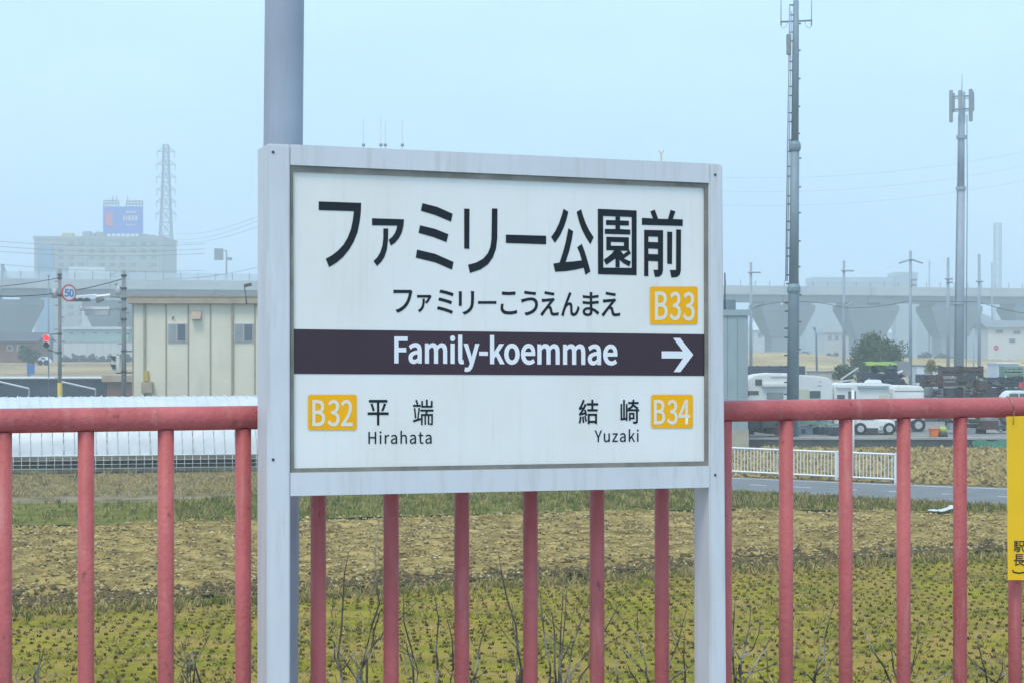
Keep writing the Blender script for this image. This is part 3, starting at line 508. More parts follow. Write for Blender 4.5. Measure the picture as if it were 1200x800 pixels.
# ------------------------------------------------------------------ bare shrubs on the slope behind the fence
M['twig'] = layer(mat('twig_bark', (.115, .09, .068), .85, .35, 14, bump=.4), (.40, .37, .33), 7, .50, .60, None, .85)
def SH(px, py, j=0.0): return onplane(px, py, FENCE0+.72+j)
def shrub(label, base_px, stems, j=0.0, extra=1):
    g = SH(base_px, 800, j); foot = Vector((g.x, g.y+.1, 0)); o = pl(0, 0, 0)
    off = (foot-o).dot(Vector((NX, NY, 0))); foot.z = 2.72+(off+.25)*(2.7/4.95)
    t = thing('bare_shrub', foot, label, 'shrub', 'bare shrubs along the platform edge')
    for pts in stems:
        w = [SH(a, c, j+.05*random.uniform(-1, 1)) for a, c in pts]; w.append(foot+Vector((random.uniform(-.06, .06), random.uniform(-.05, .05), 0)))
        n = len(w); P = []
        for i in range(n-1):
            P.append(w[i]); P.append(w[i]*.5+w[i+1]*.5+Vector((random.gauss(0, .006), random.gauss(0, .01), random.gauss(0, .004))))
        P.append(w[-1]); r = [.0010+.0029*(i/(len(P)-1))**.8 for i in range(len(P))]
        b = MB(); b.tube(P, r, 6)
        for k in range(random.choice((0, 1, 1, 2))):                       # side twigs and buds
            i = random.randrange(1, len(P)-1); a = random.choice((-1, 1))*random.uniform(.4, 1.1); ln = random.uniform(.03, .13)
            e = P[i]+Vector((math.sin(a)*ln, random.uniform(-.04, .04), math.cos(a)*ln)); b.tube([P[i], P[i]*.5+e*.5+Vector((0, 0, -.006)), e], [r[i]*.7, r[i]*.55, .001], 5)
        b.build('stem', M['twig'], t)
    for k in range(extra):
        a = random.uniform(-.55, .55); ln = random.uniform(.25, .8); e = foot+Vector((math.sin(a)*ln, random.uniform(-.1, .15), math.cos(a)*ln+.3)); m_ = foot*.5+e*.5+Vector((random.gauss(0, .03), 0, 0))
        b = MB(); b.tube([e, m_*.4+e*.6, m_, foot], [.0009, .0013, .0018, .0026], 5); b.build('stem', M['twig'], t)
shrub('bare twiggy shrub at the far left foot of the railing', 40, [[(52, 758), (40, 790)], [(47, 762), (44, 800)], [(22, 783), (24, 806)]])
shrub('sparse bare shrub between the two left balusters beside the grey pole', 222, [[(213, 752), (220, 800)], [(225, 760), (226, 805)], [(229, 762), (236, 802)], [(207, 798), (222, 765), (224, 806)]])
shrub('bare shrub leaning left from the foot of the tall grey pole', 300, [[(295, 766), (304, 790)], [(312, 778), (306, 800)]], extra=1)
shrub('forked bare shrub with the tallest twigs under the left half of the board', 410, [[(409, 645), (402, 700), (396, 768), (400, 800)], [(445, 607), (440, 680), (436, 731), (423, 786)], [(488, 705), (450, 738), (438, 754), (418, 795)], [(384, 744), (392, 770), (401, 800)], [(414, 758), (420, 800)], [(445, 715), (438, 738), (430, 770)]])
shrub('bare shrub of thin straight twigs under the middle of the board', 498, [[(473, 694), (485, 770), (488, 800)], [(476, 752), (484, 782)], [(509, 694), (511, 760), (512, 800)], [(520, 708), (531, 783), (528, 803)]])
shrub('bare shrub with crossing fine twigs right of the board centre', 585, [[(570, 731), (560, 765), (555, 795)], [(584, 645), (594, 700), (608, 768), (611, 800)], [(600, 706), (606, 760), (606, 800)], [(586, 771), (610, 785)], [(555, 775), (562, 803)], [(530, 788), (552, 797)]])
shrub('dense bare shrub between the balusters near the right sign post', 668, [[(660, 678), (657, 740), (655, 800)], [(646, 714), (650, 760), (652, 800)], [(633, 690), (640, 760), (644, 800)], [(690, 705), (670, 760), (662, 800)], [(725, 708), (700, 752), (668, 790)], [(712, 740), (690, 780), (676, 806)], [(664, 692), (659, 760), (658, 800)]])
shrub('bare shrub with a pale bent twig just left of the right sign post', 770, [[(806, 710), (795, 750), (780, 800)], [(747, 712), (757, 780), (760, 800)], [(802, 745), (803, 790)], [(815, 775), (795, 790), (770, 806)], [(735, 777), (748, 800)], [(722, 770), (724, 803)]])
shrub('bare shrub of crossing dark stems just right of the right sign post', 880, [[(861, 704), (859, 740), (861, 800)], [(880, 710), (872, 760), (868, 800)], [(913, 726), (890, 770), (872, 800)], [(911, 775), (880, 788), (862, 790)], [(898, 762), (900, 800)], [(892, 720), (882, 760), (868, 772)]])
shrub('bare shrub with pale leaning twigs between the second and third right balusters', 968, [[(978, 704), (966, 750), (955, 790)], [(984, 764), (970, 790), (962, 802)], [(962, 755), (954, 800)], [(940, 792), (955, 800)]])
shrub('bare shrub with a long left-leaning twig beside the third right baluster', 1050, [[(1008, 732), (1025, 765), (1044, 800)], [(1038, 740), (1046, 770), (1053, 800)], [(1077, 729), (1069, 780), (1066, 802)], [(1077, 780), (1070, 803)], [(1028, 794), (1042, 801)], [(1116, 786), (1092, 800)]])
shrub('bare shrub with one dark upright twig near the yellow plate', 1160, [[(1143, 740), (1150, 770), (1157, 800)], [(1182, 785), (1165, 800)], [(1175, 770), (1168, 800)]])

# ------------------------------------------------------------------ more materials
M['film'] = layer(mat('greenhouse_film', (.60, .625, .64), .3, .05, 2, bump=.25, bscale=5, spec=.5), (.46, .50, .52), .8, .48, .7, (1, 1, 2), .6)
M['pipe'] = mat('zinc_pipe', (.66, .69, .70), .45, .1, 6)
M['cream'] = layer(mat('cream_siding', (.76, .70, .55), .65, .04, .6, bump=.1, bscale=6), (.47, .42, .33), .9, .52, .8, (1, 1, .25), .5)
M['brown_trim'] = mat('brown_trim', (.42, .33, .235), .6, .15, 2)
M['batten'] = mat('dark_batten', (.36, .31, .235), .7, .15, 3)
M['glass'] = mat('window_glass', (.10, .115, .125), .12, .15, 1.2, spec=.6)
M['curtain_glass'] = mat('curtained_glass', (.30, .31, .32), .15, .12, 1.2, spec=.6)
M['alu'] = mat('aluminium', (.48, .49, .50), .4, .08, 5)
M['shed'] = layer(mat('blue_grey_siding', (.30, .385, .43), .6, .05, .7), (.24, .29, .32), .7, .5, .75, (1, 1, .3), .5)
M['beige'] = mat('beige_render', (.42, .38, .31), .85, .12, 1.5)
M['conc_pole'] = layer(mat('concrete_pole', (.22, .225, .235), .85, .12, 2), (.14, .14, .145), 1.5, .5, .7, (3, 3, .5), .6)
M['dark'] = mat('dark_fittings', (.045, .047, .05), .6, .2, 5)
M['white_paint'] = layer(mat('white_paint', (.76, .77, .77), .4, .04, 2), (.55, .55, .52), 2, .55, .8, (1, 1, .5), .5)
M['cable'] = mat('cable_rubber', (.05, .055, .06), .7, .1, 5)
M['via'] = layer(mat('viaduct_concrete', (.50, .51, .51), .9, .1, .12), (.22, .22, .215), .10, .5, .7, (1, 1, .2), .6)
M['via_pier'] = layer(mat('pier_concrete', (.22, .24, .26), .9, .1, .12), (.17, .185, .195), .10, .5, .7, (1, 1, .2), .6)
M['girder'] = mat('girder_steel', (.22, .26, .29), .6, .12, .2)
M['blue_face'] = mat('billboard_blue', (.010, .085, .62), .5, .06, .3)
M['red_logo'] = mat('billboard_red', (.80, .05, .07), .5, .05, .4)
M['tan'] = layer(mat('tan_facade', (.36, .32, .27), .85, .08, .15), (.29, .26, .22), .09, .5, .7, (1, 1, .4), .6)
M['blue_glass'] = mat('blue_glazing', (.10, .22, .36), .25, .12, .3, spec=.5)
M['pylon'] = mat('pylon_steel', (.17, .19, .21), .6, .1, .3)
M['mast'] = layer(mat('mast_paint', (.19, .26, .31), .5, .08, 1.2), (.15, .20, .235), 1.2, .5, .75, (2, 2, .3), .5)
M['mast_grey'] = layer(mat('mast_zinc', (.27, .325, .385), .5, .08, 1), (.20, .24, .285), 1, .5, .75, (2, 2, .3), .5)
M['rv'] = layer(mat('camper_shell', (.78, .79, .77), .35, .03, 1.5, spec=.5), (.60, .59, .54), 1.3, .52, .8, (1, 1, .6), .5)
M['rv_cream'] = mat('camper_cream', (.66, .62, .5), .4, .05, 2)
M['rubber'] = mat('tyre_rubber', (.022, .022, .024), .85, .2, 8)
M['rust'] = layer(mat('rusty_steel', (.085, .042, .034), .85, .35, 1.6), (.05, .04, .04), 2, .48, .6, None, .8)
M['navy'] = mat('navy_sheet', (.035, .045, .075), .7, .25, 1.6)
M['crate_green'] = mat('green_crate', (.20, .30, .24), .7, .15, 2)
M['crate_grey'] = mat('grey_crate', (.26, .28, .29), .75, .15, 2)
M['lime'] = mat('lime_tarp', (.21, .33, .04), .6, .12, 1.5)
M['leaf'] = mat('bush_leaf', (.04, .075, .018), .7, .4, .55, col2=(.10, .14, .035), lo=.3, hi=.7)
M['leaf_y'] = mat('yellowing_leaf', (.20, .20, .06), .75, .3, .8)
M['bark'] = mat('bark', (.09, .07, .05), .9, .3, 4, bump=.5)
M['hedge'] = mat('hedge_leaf', (.045, .055, .04), .8, .35, .4)
M['roof_grey'] = mat('grey_roof_tiles', (.20, .215, .235), .7, .15, .5)
M['roof_dark'] = mat('dark_roof', (.075, .08, .095), .7, .2, .5)
M['roof_pale'] = mat('pale_sheet_roof', (.62, .64, .66), .5, .08, .6)
M['house_white'] = mat('white_render', (.62, .60, .56), .8, .06, .4)
M['house_red'] = mat('brick_red_wall', (.22, .11, .085), .85, .15, .6)
M['teal'] = mat('pale_green_wall', (.30, .43, .38), .8, .08, .4)
M['orange_pl'] = mat('orange_plastic', (.80, .19, .02), .5, .06, 4)
M['hivis'] = mat('yellow_green_plastic', (.42, .52, .10), .55, .1, 4)
M['red_ring'] = mat('sign_red', (.58, .06, .06), .4, .05, 8)
M['sign_blue'] = mat('sign_blue', (.07, .19, .48), .4, .05, 8)
M['sheet_plastic'] = mat('white_plastic_sheet', (.58, .60, .60), .6, .08, 6)
M['crane_yellow'] = mat('yellow_paint', (.55, .40, .06), .6, .12, 3)
lampm = bpy.data.materials.new('red_signal_lens'); lampm.use_nodes = True
bs = lampm.node_tree.nodes['Principled BSDF']; bs.inputs['Base Color'].default_value = (.55, .01, .012, 1); bs.inputs['Emission Color'].default_value = (1, .02, .03, 1); bs.inputs['Emission Strength'].default_value = 1.1; bs.inputs['Roughness'].default_value = .3
M['red_lens'] = lampm
GZ = -.3                                                   # the open ground

def gpt(px, Y, z=GZ): return Vector(((px-600)/F*Y, Y, z))
def zat(py, Y): return CAMZ-(py-HZ)/F*Y
def xat(px, Y): return (px-600)/F*Y
def wbox(b, x0, x1, y0, y1, z0, z1): return b.box(((x0+x1)/2, (y0+y1)/2, (z0+z1)/2), (abs(x1-x0), abs(y1-y0), abs(z1-z0)))

# ------------------------------------------------------------------ greenhouse
def gline(x): return 60+.18*x
gx0, gx1 = -21.0, -5.2; gd = Vector((1, .18, 0)).normalized(); gn = Vector((-gd.y, gd.x, 0)); glen = (gx1-gx0)/gd.x
G0 = Vector((gx0, gline(gx0), .05))
gh = thing('greenhouse', G0, 'long low greenhouse tunnel with white film roof and open netted side', 'greenhouse')
prof = [(0, .66), (.10, .98), (.34, 1.42), (.75, 1.88), (1.3, 2.25), (1.95, 2.49), (2.7, 2.58), (3.45, 2.49), (4.1, 2.25), (4.65, 1.88), (5.06, 1.42), (5.3, .98), (5.4, .66)]
def gp(s, d, z): return G0+gd*s+gn*d+Vector((0, 0, z-.05))
V, Fc = [], []; ns_ = 118
for i in range(ns_+1):
    s = glen*i/ns_; sag = .022*math.sin(i*math.pi*.5)**2+.012*mnoise.noise((i*.35, 3, 1))
    for d, z in prof: V.append(gp(s, d+(2.7-d)*.01*sag, z-sag)-G0)
n_ = len(prof)
for i in range(ns_):
    for j in range(n_-1): a = i*n_+j; Fc.append((a, a+n_, a+n_+1, a+1))
raw('film_roof', [tuple(q) for q in V], Fc, M['film'], gh, True)
me = None
for i in range(46):
    s = glen*i/45
    b = MB(); b.tube([gp(s+.34-.13*d, d-.010 if d < 2.7 else d+.010, z+.012) for d, z in prof], .013 if i % 4 else .024, 6)
    b.build('hoop', M['pipe'], gh)
b = MB(); b.tube([gp(0, -.03, .655), gp(glen, -.03, .655)], .024, 8); b.build('eave_pipe', M['pipe'], gh)
for k in range(60):
    s = glen*(k+.5)/60; b = MB(); b.tube([gp(s, -.025, .06), gp(s, -.025, .65)], .011, 5); b.build('side_bar', M['pipe'], gh)
for z in (.22, .36, .50): b = MB(); b.tube([gp(0, -.04, z), gp(glen, -.04, z)], .008, 5); b.build('side_wire', M['pipe'], gh)
for d in (.7, 1.9, 3.1, 4.3):
    b = MB(); b.hexa([gp(0, d, .055), gp(glen, d, .055), gp(glen, d+.55, .055), gp(0, d+.55, .055)], [gp(0, d+.1, .2), gp(glen, d+.1, .2), gp(glen, d+.45, .2), gp(0, d+.45, .2)])
    b.build('straw_bed', M['litter'] if d > 1 else M['straw'], gh)
b = MB(); b.add([gp(0, -.2, .058), gp(glen, -.2, .058), gp(glen, 5.6, .058), gp(0, 5.6, .058)], [(0, 1, 2, 3)]); b.build('earth_floor', M['soil'], gh)
b = MB(); b.add([gp(glen, d, z) for d, z in prof]+[gp(glen, 5.4, .06), gp(glen, 0, .06)], [tuple(range(n_+2))]); b.build('end_film', M['film'], gh)

# ------------------------------------------------------------------ cream building
YB = 90.0; zt, zf = zat(356, YB), zat(346, YB); bx0, bx1 = xat(155.5, YB), xat(560, YB)
cb = thing('cream_building', (bx0, YB, GZ), 'cream panelled two storey building with flat brown roof edge', 'building')
b = MB(); wbox(b, bx0, bx1, YB+.12, YB+12, GZ, zt); b.build('wall', M['cream'], cb)
b = MB(); wbox(b, bx0-.22, bx1+.2, YB-.28, YB+12.2, zt, zf); b.build('roof', M['brown_trim'], cb)
b = MB(); wbox(b, bx0-.26, bx1+.24, YB-.32, YB-.24, zf-.10, zf+.04); b.build('roof_edge', M['batten'], cb)
seams = [155.5, 169.5]+[194.5+26*k for k in range(15)]
for k in range(len(seams)-1):
    b = MB(); wbox(b, xat(seams[k], YB)+.035, xat(seams[k+1], YB)-.035, YB+.04, YB+.12, GZ, zt-.01); b.build('wall_panel', M['cream'], cb)
for k, s in enumerate(seams):
    b = MB(); w_ = .055 if k in (1, 5) else .03; wbox(b, xat(s, YB)-w_, xat(s, YB)+w_, YB-(.06 if k in (1, 5) else 0), YB+.11, GZ, zt-.012)
    b.build('downpipe' if k in (1, 5) else 'batten', M['batten'], cb)
for a, c in ((196.5, 218.5), (274.5, 297), (352, 374), (430, 452)):
    x0, x1, z0, z1 = xat(a, YB), xat(c, YB), zat(400.5, YB), zat(379, YB)
    b = MB(); wbox(b, x0, x1, YB-.03, YB+.05, z0, z1); fr = b.build('window', M['alu'], cb)
    xm = (x0+x1)/2
    b = MB(); wbox(b, x0+.05, xm-.025, YB-.036, YB+.0, z0+.05, z1-.05); b.build('pane', M['curtain_glass'], fr)
    b = MB(); wbox(b, xm+.025, x1-.05, YB-.034, YB+.0, z0+.05, z1-.05); b.build('pane', M['glass'], fr)
x0, x1 = xat(225, YB), xat(236, YB); z0, z1 = zat(374, YB), zat(364, YB)
b = MB(); b.prism([(x0, YB+.04, z1), (x0, YB-.05, z1), (x0, YB-.30, z0), (x0, YB+.04, z0)], (x1-x0, 0, 0)); b.build('vent_hood', M['brown_trim'], cb)
b = MB(); wbox(b, xat(167, YB), xat(180, YB), YB-.35, YB+.03, zat(460, YB), zat(447, YB)); b.build('air_conditioner', M['brown_trim'], cb, bevel=.02)
b = MB(); wbox(b, xat(170, YB), xat(174.5, YB), YB-.2, YB+.03, zat(446, YB), zat(434, YB)); b.build('meter_box', M['crane_yellow'], cb, bevel=.02)
b = MB(); b.tube([W(202, 374, YB-.02), W(203.5, 371, YB-.05)], .035, 6); b.build('pipe_end', M['dark'], cb)
b = MB(); b.tube([W(289, 357, YB-.3), W(286.5, 335.5, YB-.3)], .03, 6); b.build('camera_bracket', M['dark'], cb)
b = MB(); b.hexa([W(285.5, 333.5, YB-.4), W(294.5, 331.5, YB-.4), W(295.5, 335, YB-.4), W(286.5, 337.5, YB-.4)], [W(285.5, 333.5, YB-.1), W(294.5, 331.5, YB-.1), W(295.5, 335, YB-.1), W(286.5, 337.5, YB-.1)]); b.build('floodlight', M['dark'], cb)

# ------------------------------------------------------------------ blue-grey shed right of the board
YS = 71.0; sx0, sx1 = xat(745, YS), xat(876.5, YS); sz = zat(363, YS)
sh = thing('blue_shed', (sx0, YS, GZ), 'tall blue grey metal clad shed beside the white motorhome', 'shed')
b = MB(); wbox(b, sx0, sx1, YS+.03, YS+9, .9, sz); b.build('wall', M['shed'], sh)
b = MB(); wbox(b, sx0-.03, sx1+.03, YS-.03, YS+9.03, GZ, .9); b.build('plinth', M['beige'], sh)
for k in range(11):
    x0 = sx0+(sx1-sx0)*k/11; x1 = sx0+(sx1-sx0)*(k+1)/11
    b = MB(); wbox(b, x0+.012, x1-.012, YS, YS+.03, .905, sz-.28); b.build('wall_panel', M['shed'], sh)
b = MB(); wbox(b, sx0-.06, sx1+.06, YS-.06, YS+9.06, sz-.25, sz); b.build('parapet', M['shed'], sh)
b = MB(); wbox(b, xat(847, YS), xat(866, YS), YS+1, YS+2.4, sz+.002, sz+.45); b.build('roof_unit', M['mast'], sh, bevel=.03)
b = MB(); b.tube([W(849.5, 363, YS+1), W(849.5, 320, YS+1)], .03, 6); b.build('vent_pipe', M['dark'], sh)

# ------------------------------------------------------------------ utility poles, signals, road sign, lamp at the crossing
def upole(label, px, Y, ytop, r0, r1, fit=()):
    t = thing('utility_pole', gpt(px, Y), label, 'utility pole', 'concrete utility poles')
    x = xat(px, Y); zt_ = zat(ytop, Y); b = MB(); b.tube([(x, Y, GZ), (x, Y, zt_)], [r0, r1], 14); b.build('shaft', M['conc_pole'], t)
    for kind, py, side, ln in fit:
        z = zat(py, Y); b = MB()
        if kind == 'band': b.tube([(x, Y, z-.06), (x, Y, z+.06)], r0*1.12, 14); b.build('band', M['dark'], t)
        elif kind == 'arm': b.bar((x-(ln if side < 1 else 0), Y-r0, z), (x+(ln if side > -1 else 0), Y-r0, z), .07); b.build('crossarm', M['conc_pole'], t)
        elif kind == 'ins': b.tube([(x+side*ln, Y-r0, z), (x+side*ln, Y-r0, z+.14), (x+side*ln, Y-r0, z+.22)], [.06, .09, .05], 8); b.build('insulator', M['alu'], t)
        elif kind == 'can': b.tube([(x+side*(r0+.16), Y-.1, z-.28), (x+side*(r0+.16), Y-.1, z+.28)], .15, 10); b.build('junction_can', M['alu'], t)
        elif kind == 'bolt': b.bar((x+side*r0*.8, Y, z), (x+side*(r0+.17), Y-.02, z), .03); b.build('step_bolt', M['dark'], t)
    return t
YP1, YP2 = 96.0, 99.0
upole('thin concrete pole carrying the round speed limit sign', 70, YP1, 315.5, .115, .095, [('band', 322, 0, 0), ('band', 346, 0, 0), ('can', 344, -1, 0), ('band', 391, 0, 0), ('bolt', 391, -1, 0), ('band', 413, 0, 0), ('band', 326, 0, 0)]+[('bolt', 330+14*k, 1 if k % 2 else -1, 0) for k in range(9)])
upole('thicker concrete pole beside the cream building with signal brackets', 145.2, YP2, 317, .155, .12, [('band', 323, 0, 0), ('can', 341, -1, 0), ('band', 350, 0, 0), ('band', 362, 0, 0), ('band', 338, 0, 0), ('arm', 337, -1, .45), ('ins', 335, -1, .42), ('band', 374, 0, 0), ('bolt', 382, -1, 0), ('band', 411, 0, 0), ('band', 435, 0, 0)]+[('bolt', 355+12*k, 1 if k % 2 else -1, 0) for k in range(6)])
# vehicle signal seen from below with its three hoods
ts = thing('traffic_signal', W(108, 352, YP2-.5), 'horizontal three lens traffic signal with dark hoods on the pole arm', 'traffic signal')
b = MB(); q = [W(88.5, 347.6, YP2-.9), W(112, 345.6, YP2-.5), W(112, 350.4, YP2-.5), W(88.5, 352.5, YP2-.9)]; b.hexa(q, [p+Vector((0, .26, .05)) for p in q]); b.build('housing', M['white_paint'], ts)
for px in (86.5, 94.2, 101.8):
    b = MB(); c = W(px, 351.6, YP2-1.0); hp = [(math.cos(a)*.2, math.sin(a)*.2) for a in np.linspace(0, math.pi, 8)]
    b.prism([(c.x+u, c.y-.18, c.z+v-.1) for u, v in hp], (0, .3, .03)); b.build('hood', M['dark'], ts)
b = MB(); b.bar(W(112, 348, YP2-.4), W(129, 346.3, YP2-.25), .14); b.build('end_box', M['white_paint'], ts)
b = MB(); b.bar(W(113, 353.5, YP2-.3), W(121, 350, YP2-.3), .2); b.build('wire_box', M['conc_pole'], ts)
b = MB(); b.bar(W(128, 347, YP2-.2), W(144, 349.5, YP2-.12), .05); b.build('bracket', M['conc_pole'], ts)
lt = thing('street_lamp', W(112, 364, YP2-.4), 'white box street lamp on a thin arm under the traffic signal', 'street lamp')
b = MB(); b.prism([W(92.5, 364.5, YP2-.6), W(95.5, 360.6, YP2-.6), (W(98.5, 359.4, YP2-.6)), W(127.5, 359.4, YP2-.6), W(127.5, 362.6, YP2-.6), W(99, 363, YP2-.6)], (0, .45, 0)); b.build('cover', M['white_paint'], lt)
b = MB(); b.prism([W(98.5, 363.1, YP2-.57), W(127.5, 362.7, YP2-.57), W(126.8, 369.5, YP2-.57), W(99.5, 369.5, YP2-.57)], (0, .4, 0)); b.build('lamp_box', M['alu'], lt)
b = MB(); b.tube([W(127.5, 362.4, YP2-.35), W(145, 362.4, YP2-.14)], .035, 6); b.tube([W(138, 362.5, YP2-.3), W(141.5, 366, YP2-.3), W(141, 376, YP2-.2), W(144, 378, YP2-.16)], .02, 5); b.build('arm', M['conc_pole'], lt)
ss = thing('speed_sign', W(81, 354, YP1-.35), 'round red rimmed speed limit sign reading 50 on the left pole', 'road sign')
sc0 = W(81, 343.6, YP1-.35); rr = .485; ca = R(48); U = Vector((math.cos(ca), math.sin(ca), 0)); N = Vector((math.sin(ca), -math.cos(ca), 0))
def disc(b, r, off, th): c = sc0+N*off; b.tube([c, c-N*th], r, 32, True, False); return b
disc(MB(), rr, 0, .03).build('rim', M['red_ring'], ss); disc(MB(), rr*.80, .004, .01).build('face', M['white_paint'], ss)
for key, x0, x1 in (('5', -.60, -.05), ('0', .05, .60)):
    save = S; S = lambda px, py, off=0.0: sc0+U*(px*.485)-Vector((0, 0, py*.485))+N*.009
    flat('numeral', M['sign_blue'], ss, glyph('l'+key, x0, -.42, x1, .42), 0, .05); S = save
b = MB(); b.bar(sc0-N*.03, W(70, 343.6, YP1), .06); b.build('bracket', M['conc_pole'], ss)
def ped(name, label, pxa, pxb, pya, pyb, Y, hoods, lit, tilt=0.0):
    t = thing(name, W((pxa+pxb)/2, pyb, Y), label, 'pedestrian signal', 'pedestrian signals at the crossing')
    b = MB(); q = [W(pxa, pya, Y), W(pxb, pya+.6, Y), W(pxb, pyb, Y), W(pxa, pyb-.6, Y)]; b.hexa(q, [p+Vector((0, .28, 0)) for p in q]); b.build('housing', M['white_paint'] if not lit else M['alu'], t, bevel=.03)
    if lit:
        for k, m_ in ((.27, 'red_lens'), (.74, 'dark')):
            c = W((pxa+pxb)/2, pya+(pyb-pya)*k, Y); b = MB(); b.tube([c-Vector((0, .03, 0)), c+Vector((0, .06, 0))], .165, 18, True, False); b.build('red_lens' if k < .5 else 'dark_lens', M[m_], t)
            b = MB(); hp = [(math.cos(a)*.21, math.sin(a)*.21) for a in np.linspace(.2, math.pi-.2, 8)]+[(math.cos(a)*.19, math.sin(a)*.19) for a in np.linspace(math.pi-.2, .2, 8)]
            b.prism([(c.x+u, c.y-.2, c.z+v) for u, v in hp], (0, .25, 0)); b.build('hood', M['white_paint'], t)
    for k in hoods:
        a, c = pya+(pyb-pya)*k, pya+(pyb-pya)*(k+.26); q = [W(pxa-1.6, a, Y-.1), W(pxa+5, a+.6, Y-.1), W(pxa+4, c+1.5, Y-.1), W(pxa+1, c, Y-.1)]
        b = MB(); b.hexa(q, [p+Vector((0, .3, 0)) for p in q]); b.build('hood', M['dark'], t)
    return t
p1 = ped('pedestrian_signal', 'pedestrian signal lit red on the thin left pole', 50.3, 58.6, 391.5, 408.5, YP1-.2, (), True)
b = MB(); b.bar(W(58.6, 392, YP1-.05), W(69, 391, YP1), .04); b.build('bracket', M['dark'], p1)
b = MB(); b.bar(W(56, 410, YP1-.05), W(69, 413, YP1), .04); b.build('bracket', M['dark'], p1)
p2 = ped('pedestrian_signal', 'white pedestrian signal with two dark hoods left of the thicker pole', 130.5, 140, 416, 434.5, YP2-.25, (.02, .55), False)
b = MB(); b.bar(W(136, 437, YP2-.1), W(168, 435.5, YP2-.1), .05); b.build('bracket', M['dark'], p2)
p3 = ped('pedestrian_signal', 'white boxed pedestrian signal without hoods against the cream wall', 160.5, 169.5, 413.5, 433, YP2-.25, (), False)
b = MB(); b.bar(W(145, 411.5, YP2-.1), W(166, 411.3, YP2-.1), .05); b.build('bracket', M['dark'], p3)
tp = thing('sign_post', gpt(57, 128), 'thin dark steel post standing behind the lit red signal', 'post')
b = MB(); b.tube([gpt(57, 128), W(57, 324, 128)], [.06, .045], 8); b.build('shaft', M['mast'], tp)
b = MB(); b.tube([W(57, 324, 128), W(57, 322.5, 128)], .08, 8); b.build('cap', M['mast'], tp)
bsn = thing('blue_sign', gpt(35.5, 150), 'small square blue board on a post in the dry field', 'sign')
b = MB(); q = [W(31.5, 426.5, 150), W(40.5, 426.5, 150), W(40.5, 438, 150), W(31.5, 438, 150)]; b.hexa(q, [p+Vector((0, .06, 0)) for p in q]); b.build('board', M['sign_blue'], bsn)
b = MB(); b.tube([gpt(36, 150.1), W(36, 426, 150.1)], .05, 6); b.build('post', M['mast'], bsn)

# ------------------------------------------------------------------ viaduct
vd = Vector((1, .253, 0)).normalized(); vn = Vector((-vd.y, vd.x, 0)); V0 = Vector((0, 359.4, 0))
def vp(s, d, z): return V0+vd*s+vn*d+Vector((0, 0, z))
via = thing('viaduct', (0, 359.4, GZ), 'long pale concrete expressway viaduct on flared piers across the background', 'viaduct')
def vbox(s0, s1, d0, d1, z0, z1): b = MB(); return b.hexa([vp(s0, d0, z0), vp(s1, d0, z0), vp(s1, d1, z0), vp(s0, d1, z0)], [vp(s0, d0, z1), vp(s1, d0, z1), vp(s1, d1, z1), vp(s0, d1, z1)])
vbox(-330, 330, .4, 10.6, 16.15, 16.75).build('deck', M['via'], via)
for s in range(-16, 16):
    vbox(s*20.6+.06, s*20.6+20.54, 0, .42, 16.3, 18.2).build('parapet', M['via'], via)
vbox(-330, 330, 10.6, 11, 16.3, 18.2).build('rear_parapet', M['via'], via)
for s in range(-16, 16): vbox(s*20.6+.12, s*20.6+20.48, 1.2, 2.2, 14.75, 16.14).build('girder', M['girder'], via)
for s in range(-16, 16): vbox(s*20.6+.12, s*20.6+20.48, 8.2, 9.2, 14.75, 16.14).build('girder', M['girder'], via)
M['noise'] = mat('clear_noise_panel', (.62, .72, .78), .3, .04, .3); nm = M['noise'].node_tree; M['noise'].node_tree.nodes['Principled BSDF'].inputs['Alpha'].default_value = .38
for s in range(-44, 60):
    b = MB(); b.bar(vp(s*3.43, .2, 18.2), vp(s*3.43, .2, 19.75 if s < 0 else 19.3), .13); b.build('rail_post', M['girder'], via)
for s in range(-9, 0): vbox(s*17.15+.05, s*17.15+17.05, .17, .22, 18.21, 19.6).build('clear_screen', M['noise'], via)
for k, s in enumerate([-183, -162.5, -142, -121.5, -101.5, -81.5, -60.5, -38, -17, 3, 23, 43, 63.3, 83.7, 104.4, 125, 145.5, 166]):
    hw, bw = 6.3, 3.3
    def ring(w, z, d0, d1): return [vp(s-w, d0, z), vp(s+w, d0, z), vp(s+w, d1, z), vp(s-w, d1, z)]
    b = MB(); b.hexa(ring(hw, 12.9, 1.4, 9.2), ring(hw, 14.1, 1.4, 9.2)); 
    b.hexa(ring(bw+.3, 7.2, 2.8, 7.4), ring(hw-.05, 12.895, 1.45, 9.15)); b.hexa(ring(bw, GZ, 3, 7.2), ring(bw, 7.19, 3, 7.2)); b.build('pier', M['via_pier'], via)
    for dx in (-3.7, 3.7):
        b = MB(); b.hexa(*[[vp(s+dx-1.9, 1.6, z), vp(s+dx+1.9, 1.6, z), vp(s+dx+1.9, 8.9, z), vp(s+dx-1.9, 8.9, z)] for z in (14.101, 14.745)]); b.build('bearing', M['girder'], via)
